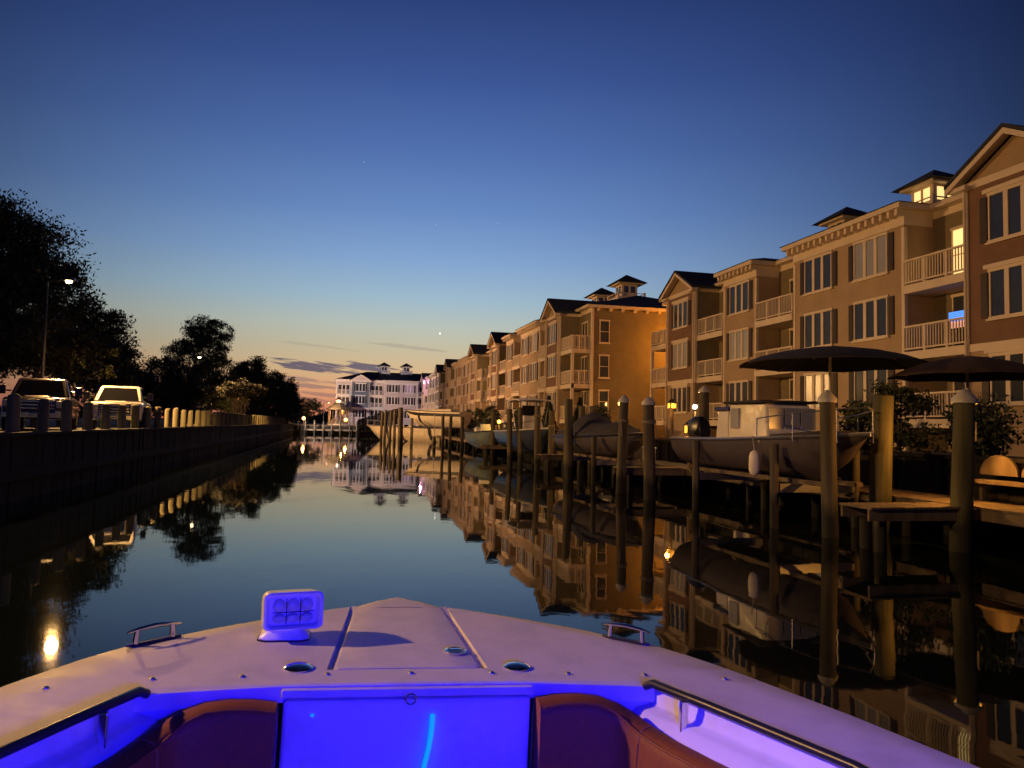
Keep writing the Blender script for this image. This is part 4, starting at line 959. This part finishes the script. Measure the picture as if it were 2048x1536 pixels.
# ------------------------------------------------------------------ gazebo at the canal end
p = at(676, 845, 145)
t = thing('gazebo', 'eight sided gazebo with cupola lit orange at the canal end', 'gazebo', (p.x, p.y, LZ), .2)
MB().lathe([(2.1, 0), (2.1, .25)], 8).build('base', M_CONC, t)
for k in range(8):
    q = 6.283 * (k + .5) / 8; MB().box(1.9 * math.cos(q) - .08, 1.9 * math.cos(q) + .08, 1.9 * math.sin(q) - .08, 1.9 * math.sin(q) + .08, .252, 3.0).build('post', M_WOOD, t)
MB().lathe([(2.5, 3.0), (2.5, 3.12), (.7, 4.4)], 8).build('roof', M_ROOF, t)
MB().lathe([(.55, 4.402), (.55, 4.95)], 8).build('cupola', M_TRIM, t); MB().lathe([(.8, 4.952), (.03, 5.5)], 8).build('cupola_roof', M_ROOF, t)
g = MB()
for k in range(8):
    q0 = 6.283 * (k + .5) / 8; q1 = 6.283 * (k + 1.5) / 8
    if k in (5,): continue
    a, c = Vector((1.9 * math.cos(q0), 1.9 * math.sin(q0), 0)), Vector((1.9 * math.cos(q1), 1.9 * math.sin(q1), 0))
    for zz in (.35, 1.15): g.tube([a + Vector((0, 0, zz)), c + Vector((0, 0, zz))], .035, 6)
    for j in range(1, 9): d = a.lerp(c, j / 9); g.tube([d + Vector((0, 0, .35)), d + Vector((0, 0, 1.15))], .02, 5)
g.build('railing', M_WOOD, t)
bl = MB().lathe([(.02, -.1), (.12, 0), (.02, .1)], 10, c=(.6, -.8, 2.85)).build('bulb', M_BULBO, t, True)
light('gazebo_light', 'POINT', (.6, -.8, 2.6), (1, .36, .05), 260, t, .1)
bl = MB().lathe([(.02, -.18), (.2, 0), (.02, .18)], 10, c=(0, -.68, 4.68)).build('bulb', M_BULBC, t, True)

# evening star and two faint ones
for (px, py, r_, lab) in ((880, 667, 1.9, 'bright evening star above the apartment roofs'), (872, 450, .45, 'faint star high over the canal'), (728, 324, .5, 'faint upper star left of centre'), (996, 447, .4, 'faint star right of centre')):
    q = at(px, py, 9000); MB().lathe([(.02, -r_ * 6), (r_ * 4.3, -r_ * 4.3), (r_ * 6, 0), (r_ * 4.3, r_ * 4.3), (.02, r_ * 6)], 10).build('star', M_STAR).location = q
    tag(bpy.context.scene.objects[-1] if False else [o for o in bpy.data.objects if o.name.startswith('star') and 'label' not in o.keys()][0], lab, 'star')

# ------------------------------------------------------------------ the boat we stand in
YAW, ROLL = R_(-2.3), R_(1.6)
RB = Matrix.Rotation(YAW, 3, 'Z') @ Matrix.Rotation(ROLL, 3, 'Y')
ORI = Vector((0, 2.3, HC - .8)) + RB @ Vector((.246, 0, 0))
BOAT = thing('bowrider_boat', 'white open bow boat in the foreground lit blue inside, seen from its cockpit', 'boat')
BOAT.rotation_mode = 'QUATERNION'; BOAT.location = ORI; BOAT.rotation_quaternion = RB.to_quaternion()
def dk(px, py):                                                     # photo measurement on the deck plane -> boat coordinates
    d = ray(px, py); n = RB @ Vector((0, 0, 1)); k = (ORI - CAMP).dot(n) / d.dot(n); q = RB.transposed() @ (CAMP + d * k - ORI); return q.x, q.y
EDGE0 = [(1.05, .25), (1.0, .345), (.95, .43), (.9, .51), (.84, .60), (.78, .685), (.71, .78), (.64, .86), (.55, .945), (.46, 1.015), (.38, 1.07), (.3, 1.115), (.207, 1.165), (.05, 1.235), (-.2, 1.345), (-.6, 1.49), (-1.2, 1.60), (-2.5, 1.66), (-4.0, 1.66), (-5.2, 1.62)]
EDGE = [(b, w if b > .6 else w * 1.022 + .015) for b, w in EDGE0]
INNER = [(.08, .775), (.0, .81), (-.2, .91), (-.6, 1.10), (-1.2, 1.24), (-2.5, 1.30), (-4.0, 1.30), (-5.0, 1.28)]
def ew(b):
    for (b0, w0), (b1, w1) in zip(EDGE, EDGE[1:]):
        if b <= b0 and b >= b1: return w0 + (w1 - w0) * (b0 - b) / (b0 - b1)
    return EDGE[0][1] if b > 1.05 else EDGE[-1][1]
def iw(b):
    for (b0, w0), (b1, w1) in zip(INNER, INNER[1:]):
        if b <= b0 and b >= b1: return w0 + (w1 - w0) * (b0 - b) / (b0 - b1)
    return INNER[-1][1]
def crown(a, b): return -.018 * (a / 1.2) ** 2
HB0, HB1 = .207, 1.04
def hwid(b): return .265 + (.21 - .265) * (b - HB0) / (HB1 - HB0)
# deck: solid sheets either side of the recessed hatch, thick side decks
d = MB(); RIM = .06; DROP = .045
bs = [1.05, 1.0, .95, .9, .84, .78, .71, .64, .55, .46, .38, .3, .207]
def P(a, b, dz=0.0): return (a, b, crown(a, b) + dz)
for sg in (-1, 1):
    rows = []
    for b in bs:
        w = ew(b); h = min(hwid(b), w - .07)
        cols = [h + (w - RIM - h) * k / 4 for k in range(5)]
        rows.append([P(sg * c, b) for c in cols] + [(sg * (w - RIM * .4), b, crown(w, b) - .012), (sg * w, b, crown(w, b) - DROP), (sg * (w + .012), b, crown(w, b) - DROP - .03)])
    d.loft(rows, closed=False)
    rows = []
    for b in (.207, .17, .13, .10, .08):
        w = ew(b); cols = [(w - RIM) * k / 6 for k in range(7)]
        rows.append([P(sg * c, b) for c in cols] + [(sg * (w - RIM * .4), b, crown(w, b) - .012), (sg * w, b, crown(w, b) - DROP), (sg * (w + .012), b, crown(w, b) - DROP - .03)])
    d.loft(rows, closed=False)
    rows = []
    for b in (.08, .035, -.1, -.2, -.4, -.6, -.9, -1.2, -1.8, -2.5, -4.0, -5.0):
        w = ew(b); i_ = iw(b); cols = [i_ + (w - RIM - i_) * k / 3 for k in range(4)]
        rows.append([(sg * i_, b, crown(i_, b) - .05), (sg * i_, b, crown(i_, b))] + [P(sg * c, b) for c in cols[1:]] + [(sg * (w - RIM * .4), b, crown(w, b) - .012), (sg * w, b, crown(w, b) - DROP), (sg * (w + .012), b, crown(w, b) - DROP - .03)])
    d.loft(rows, closed=False)
# front lip of the coaming
d.loft([[P(a, .08), (a, .07 - .035 * max(0, abs(a) - .4) / .39, crown(a, .05) - .004), (a, .066 - .035 * max(0, abs(a) - .4) / .39, crown(a, .05) - .05)] for a in np.linspace(-.79, .79, 21)], closed=False)
# bow plate
rows = []
for (b, w) in ((1.036, .212), (1.075, .205), (1.12, .185), (1.17, .13), (1.205, .06), (1.22, .004)):
    cols = np.linspace(-1, 1, 9); rows.append([(c * w, b, .0008 - .02 * abs(c) ** 4) for c in cols])
d.loft(rows, closed=False)
rows2 = [[(x, y, -.09) for x, y, z in (r_[0], r_[-1])] for r_ in rows]
d.loft([[r_[0], (r_[0][0], r_[0][1] + .004, -.10)] for r_ in rows], closed=False); d.loft([[r_[-1], (r_[-1][0], r_[-1][1] + .004, -.10)] for r_ in rows], closed=False)
deck = d.build('deck', M_GEL, BOAT, True)
# hatch lid, recessed with sloped walls
h = MB(); S1 = .012
rows = []
for b in (HB1, .9, .7, .5, .3, HB0 + .03, HB0 + .012, HB0):
    hw = hwid(b) - (.0 if b > HB0 + .02 else (.03 if b == HB0 else .012)); hw0 = hwid(b)
    z = crown(.2, b); S1 = .012 if b < HB1 else -.003
    rows.append([(-hw0, b, z + .0005), (-hw + .003, b, z - S1), (-hw + .016, b, z - S1), (-hw + .024, b, z - .003)] + [(c * (hw - .03), b, crown(c * .2, b) - .001) for c in (-1, -.5, 0, .5, 1)] + [(hw - .024, b, z - .003), (hw - .016, b, z - S1), (hw - .003, b, z - S1), (hw0, b, z + .0005)])
h.loft(rows[:-2] + [[(x, y, z) for x, y, z in rows[-2]], ], closed=False)
# rear groove of the lid
S1 = .012; last = rows[-2]; zz = crown(.2, HB0)
h.loft([last, [(x, HB0 + .007, zz - S1 if 0 < i < len(last) - 1 else z) for i, (x, y, z) in enumerate(last)], [(x, HB0 - .001, zz) for x, y, z in last]], closed=False)
hatch = h.build('anchor_hatch', M_GEL, BOAT, True)
x_, y_ = dk(911, 1304)
MB().lathe([(.040, 0), (.040, .006), (.030, .008), (.028, .003), (.001, .003)], 20, c=(x_, y_, .001)).build('latch_ring', M_CHROME, hatch, True)
MB().box(x_ - .022, x_ + .022, y_ - .007, y_ + .007, .005, .012).build('latch_handle', M_CHROME, hatch, bevel=.002)
# hull shell
hs_ = MB(); rows = []
for b, w in [(1.22, .02), (1.12, .14)] + EDGE:
    w2 = w; rows.append([(w2 + .012 if w > .2 else w2, b, -.075), (w2 * .97, b - .02, -.25), (w2 * .80 * (1 if b < .3 else .9), b - .12, -.75), (w2 * .62 * (1 if b < .3 else .6), b - .22, -1.25), (.0, b - .30, -1.55 if b < .5 else -1.30),
                         (-w2 * .62 * (1 if b < .3 else .6), b - .22, -1.25), (-w2 * .80 * (1 if b < .3 else .9), b - .12, -.75), (-w2 * .97, b - .02, -.25), (-(w2 + .012) if w > .2 else -w2, b, -.075)])
hs_.loft(rows, closed=False); e = rows[-1]; hs_.add(e, [tuple(range(len(e)))])
hs_.build('hull', M_HULLW, BOAT, True)
rb = MB()
for sg in (-1, 1): rb.tube([(sg * (w + .018), b, crown(w, b) - DROP - .02) for b, w in EDGE], .022, 8)
rb.build('rub_rail', M_METAL, BOAT, True)
# cockpit liner: front bulkhead, inner sides with ledge, floor
ln = MB()
ZF = -.95
for sg in (-1, 1):
    ln.loft([[(sg * .395, .07, -.052), (sg * .395, .085, -.12), (sg * .395, .085, ZF)], [(sg * .60, .06, -.052), (sg * .60, .085, -.12), (sg * .60, .085, ZF)], [(sg * .79, .046, -.052), (sg * .80, .05, -.12), (sg * .80, .05, ZF)]], closed=False)
    rows = []
    for b in (.046, .0, -.2, -.6, -1.2, -2.5, -4.0, -5.0):
        i_ = iw(min(b, .05)); rows.append([(sg * i_, b, -.022), (sg * (i_ - .008), b, -.060), (sg * (i_ - .016), b, -.070), (sg * (i_ - .045), b, -.076), (sg * (i_ - .058), b, -.084), (sg * (i_ - .09), b, -.122), (sg * (i_ - .10), b, -.15), (sg * (i_ - .11), b, ZF)])
    ln.loft(rows, closed=False)
ln.add([(-1.3, .07, ZF), (1.3, .07, ZF), (1.3, -5.0, ZF), (-1.3, -5.0, ZF)], [(0, 1, 2, 3)]); ln.add([(-1.3, -5.0, ZF), (1.3, -5, ZF), (1.6, -5.0, -.05), (-1.6, -5, -.05)], [(0, 1, 2, 3)])
ln.build('cockpit_liner', M_GELIN, BOAT, True)
# locker door between the cushions
dr = MB(); dr.box(-.380, .380, .045, .08, -.90, -.040); door = dr.build('locker_door', M_GELIN, BOAT, bevel=.012)
lp = MB().box(-.388, .388, .050, .082, -.036, -.010); lp.build('door_lip', M_GEL, BOAT, bevel=.006)
x_, y_ = 0.0, 0
def dv(px, py, y=.04):                                             # on the upright door plane
    q = RB.transposed() @ (CAMP - ORI); v = RB.transposed() @ ray(px, py); k = (y - q.y) / v.y; return q.x + v.x * k, q.z + v.z * k
a_, z_ = dv(822, 1398)
rg_ = MB().tube([(a_ + .016 * math.cos(q), .038, z_ + .016 * math.sin(q)) for q in np.linspace(0, 6.283, 17)], .0028, 6); rg_.build('ring_pull', M_CHROME, door, True)
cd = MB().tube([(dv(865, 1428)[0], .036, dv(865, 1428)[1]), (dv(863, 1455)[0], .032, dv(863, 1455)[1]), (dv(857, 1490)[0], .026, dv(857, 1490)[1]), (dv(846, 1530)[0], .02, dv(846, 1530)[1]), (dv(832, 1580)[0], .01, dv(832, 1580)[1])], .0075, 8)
cd.build('glowing_streak', M_BLUEGLOW, door, True)  # thin emissive tube drawn along the cyan streak on the door
a_, z_ = dv(624, 1432); MB().lathe([(.006, 0), (.004, .004)], 8).build('door_snap', M_BLUEGLOW, door).location = (a_, .04, z_)  # snap drawn in the same emissive blue
# cushions
def cushion(sg):
    path = [(.405, .05, -.034), (.46, .05, -.026), (.53, .048, -.024), (.60, .042, -.030), (.665, .022, -.048), (.715, -.012, -.070), (.755, -.065, -.090), (.795, -.14, -.102), (.86, -.27, -.108), (.945, -.44, -.11), (1.03, -.66, -.11), (1.11, -1.2, -.11), (1.16, -1.7, -.11)]
    rows = []; n = len(path)
    for i, (a, b, zt) in enumerate(path):
        p0 = Vector(path[max(0, i - 1)][:2]); p1 = Vector(path[min(n - 1, i + 1)][:2]); tg = (p1 - p0).normalized(); nm = Vector((tg.y, -tg.x))   # towards the cockpit
        if nm.dot(Vector((-a, -.6 - b))) < 0: nm = -nm
        th = .085; zb = -.52
        if i == 0: th_ = .075
        r_ = .022
        prof = [(.0, zt - .02), (.012, zt - .004), (.03, zt), (th - .022, zt - .003), (th - .005, zt - .014), (th, zt - .04), (th + .012, (zt + zb) / 2), (th, zb + .03), (th - .02, zb), (0, zb)]
        rows.append([(sg * (a + nm.x * o_), b + nm.y * o_ - .0, z) for o_, z in prof])
    prows = rows
    end = [(x - sg * .012, y, z if k not in (0, 9) else z) for k, (x, y, z) in enumerate(rows[0])]
    c = MB().loft([end] + rows); o = c.build('seat_back_cushion', M_LEATH, BOAT, True)
    pp = MB().tube([(r_[4][0], r_[4][1], r_[4][2] + .002) for r_ in rows], .0045, 6); pp.build('piping', M_LEATH, o, True)
    sm = MB()
    for k in (6, 9, 11):
        r_ = [Vector(q) for q in prows[k]]; cx = sum((Vector(q) for q in prows[k]), Vector()) / len(r_)
        sm.tube([q + (q - cx).normalized() * .0005 for q in r_[1:9]], .0022, 5)
    sm.build('seam', M_SEAM, o, True)
    s = MB(); rows = []
    for (a, b) in ((.42, -.04), (.60, -.045), (.66, -.09), (.72, -.24), (.86, -.5), (.98, -1.0), (1.04, -1.7)):
        rows.append([(sg * a, b, -.535), (sg * (a - .02), b - .02, -.525), (sg * .32, min(b, -.06) - (.02 if b > -.2 else 0), -.525), (sg * .30, min(b, -.06) - (.02 if b > -.2 else 0), -.56), (sg * .30, min(b, -.06), -.94), (sg * a, b, -.94)])
    s.loft(rows); s.build('bow_seat', M_GELIN, BOAT, True)
cushion(-1); cushion(1)
# grab rails
for sg in (-1, 1):
    pts = [(sg * .762, .045, -.012), (sg * .775, .015, .006), (sg * .872, -.19, .008), (sg * 1.062, -.60, .008), (sg * 1.205, -1.2, .006), (sg * 1.27, -2.0, .006)]
    g = MB().tube(pts, .014, 10); ro = g.build('grab_rail', M_BLACK, BOAT, True)
    for (b, a) in ((-.10, .822), (-.95, 1.135)):
        MB().box(sg * a - .012, sg * (a + .0) + .012, b - .03, b - .012, -.10, -.0).box(sg * a - .012, sg * a + .012, b - .012, b + .05, -.101, -.088).build('rail_bracket', M_CHROME, ro, bevel=.003)
# cleats
for (l, r_) in (((252, 1290), (362, 1268)), ((1205, 1268), (1300, 1287))):
    a0, b0 = dk(*l); a1, b1 = dk(*r_); c = MB(); v0 = Vector((a0, b0, -.012)); v1 = Vector((a1, b1, -.012)); tdir = (v1 - v0).normalized(); L = (v1 - v0).length
    mid = (v0 + v1) / 2; s = tdir
    c.tube([mid + s * k * L * .5 + Vector((0, 0, hh)) for k, hh in ((-.98, .052), (-.6, .058), (0, .062), (.6, .058), (.98, .052))], [.004, .0075, .009, .0075, .004], 8)
    co = c.build('cleat', M_CHROME, BOAT, True)
    for k in (-.34, .34): MB().tube([mid + s * k * L + Vector((0, 0, 0)), mid + s * k * L * .95 + Vector((0, 0, .058))], [.011, .008], 8).build('cleat_leg', M_CHROME, co, True)
    MB().loft([[tuple(mid + s * k * L * .5 + Vector((-s.y, s.x, 0)) * w + Vector((0, 0, z))) for (w, z) in ((-hw_, .004), (-hw_ * .5, .012), (hw_ * .5, .012), (hw_, .004))] for k, hw_ in ((-1, .004), (-.7, .016), (.7, .016), (1, .004))], closed=False).build('cleat_base', M_DMET, co)
# round chrome fill caps and canvas snaps
for (px, py) in ((597, 1336), (1034, 1334)):
    a, b = dk(px, py); MB().lathe([(.046, -.002), (.046, .004), (.040, .008), (.030, .013), (.014, .016), (.002, .017)], 24, c=(a, b, crown(a, b))).build('chrome_cap', M_CHROME, BOAT, True)
for (px, py) in ((92, 1367), (305, 1354), (485, 1352), (655, 1349), (822, 1347), (983, 1346), (1136, 1346), (1290, 1346), (1450, 1350)):
    a, b = dk(px, py); MB().lathe([(.0085, -.001), (.0085, .003), (.006, .006), (.001, .0065)], 12, c=(a, b, crown(a, b))).build('canvas_snap', M_METAL, BOAT, True)
# remote searchlight
a0, b0 = dk(520, 1280); a1, b1 = dk(608, 1276); ax_, bx_ = (a0 + a1) / 2 + .005, (b0 + b1) / 2 + .035
sl = MB().loft([[(ax_ + sx * w, bx_ + sy * l, z) for sx, sy in ((-1, -.7), (-.7, -1), (.7, -1), (1, -.7), (1, .7), (.7, 1), (-.7, 1), (-1, .7))] for w, l, z in ((.088, .062, .0), (.086, .060, .012), (.062, .045, .030), (.055, .04, .042))])
slo = sl.build('searchlight', M_SHDW, BOAT, True)
MB().loft([[(ax_ + sx * w, bx_ + sy * l, z) for sx, sy in ((-1, -.7), (-.7, -1), (.7, -1), (1, -.7), (1, .7), (.7, 1), (-.7, 1), (-1, .7))] for w, l, z in ((.092, .066, -.006), (.092, .066, .003))]).build('searchlight_gasket', M_BLACK, slo)
ROT = Matrix.Rotation(R_(15), 3, 'Z') @ Matrix.Rotation(R_(-6), 3, 'X')
def hp(x, y, z): v = ROT @ Vector((x, y, z)); return (v.x + ax_ + .018, v.y + bx_ + .0, v.z * .80 + .100)
def rrect(w, h_, r__, y, n=5):
    out = []
    for cx, cy, q0 in ((w - r__, h_ - r__, 0), (-w + r__, h_ - r__, 1), (-w + r__, -h_ + r__, 2), (w - r__, -h_ + r__, 3)):
        for k in range(n + 1):
            q = (q0 + k / n) * math.pi / 2; out.append(hp(cx + r__ * math.cos(q), y, cy + r__ * math.sin(q)))
    return out
hd = MB().loft([rrect(.080, .062, .03, .085), rrect(.100, .078, .032, .05), rrect(.106, .083, .028, -.02), rrect(.106, .083, .026, -.052), rrect(.098, .076, .022, -.056), rrect(.090, .068, .018, -.050), rrect(.084, .062, .016, -.030)])
hd.build('lamp_housing', M_SHDW, slo, True)
le = MB()
for i in range(3):
    for j, (zc, hh) in enumerate(((.022, .030), (-.034, .022))):
        w = .022; cx = -.05 + .05 * i
        c_ = [hp(cx + w * math.cos(q), -.033 - .006, zc + hh * math.sin(q)) for q in np.linspace(0, 6.283, 15)[:-1]]
        c2 = [hp(cx + w * .6 * math.cos(q), -.044, zc + hh * .6 * math.sin(q)) for q in np.linspace(0, 6.283, 15)[:-1]]
        c0 = [hp(cx + w * 1.05 * math.cos(q), -.029, zc + hh * 1.05 * math.sin(q)) for q in np.linspace(0, 6.283, 15)[:-1]]
        le.loft([c0, c_, c2])
le.build('lens', M_LENS, slo, True)
gsk = MB()
for x__ in (-.025, .025): gsk.tube([hp(x__, -.040, -.058), hp(x__, -.040, .055)], .0018, 5)
gsk.tube([hp(-.075, -.040, -.006), hp(.075, -.040, -.006)], .0018, 5); gsk.build('lens_frame', M_DMET, slo)
# arch over the helm with the blue deck lights
MB().box(-1.38, 1.38, -3.09, -3.05, .60, .615).build('light_bar', M_METAL, BOAT)
ar = MB().tube([(-1.42, -3.0, -.02), (-1.36, -3.05, .7), (-1.15, -3.1, 1.25), (0, -3.12, 1.36), (1.15, -3.1, 1.25), (1.36, -3.05, .7), (1.42, -3.0, -.02)], .035, 10)
aro = ar.build('light_arch', M_METAL, BOAT, True)
for sx in (.15, .85):
    lb = MB().box(sx - .09, sx + .09, -3.10, -3.04, .62, .70).build('blue_deck_light', M_LEDB, aro, bevel=.01)
    light('blue_light', 'SPOT', (sx, -3.0, .66), (.007, .0, 1.0), P_BLUE, BOAT, .05, (-.12, 3.0, -.95), 80, .5)
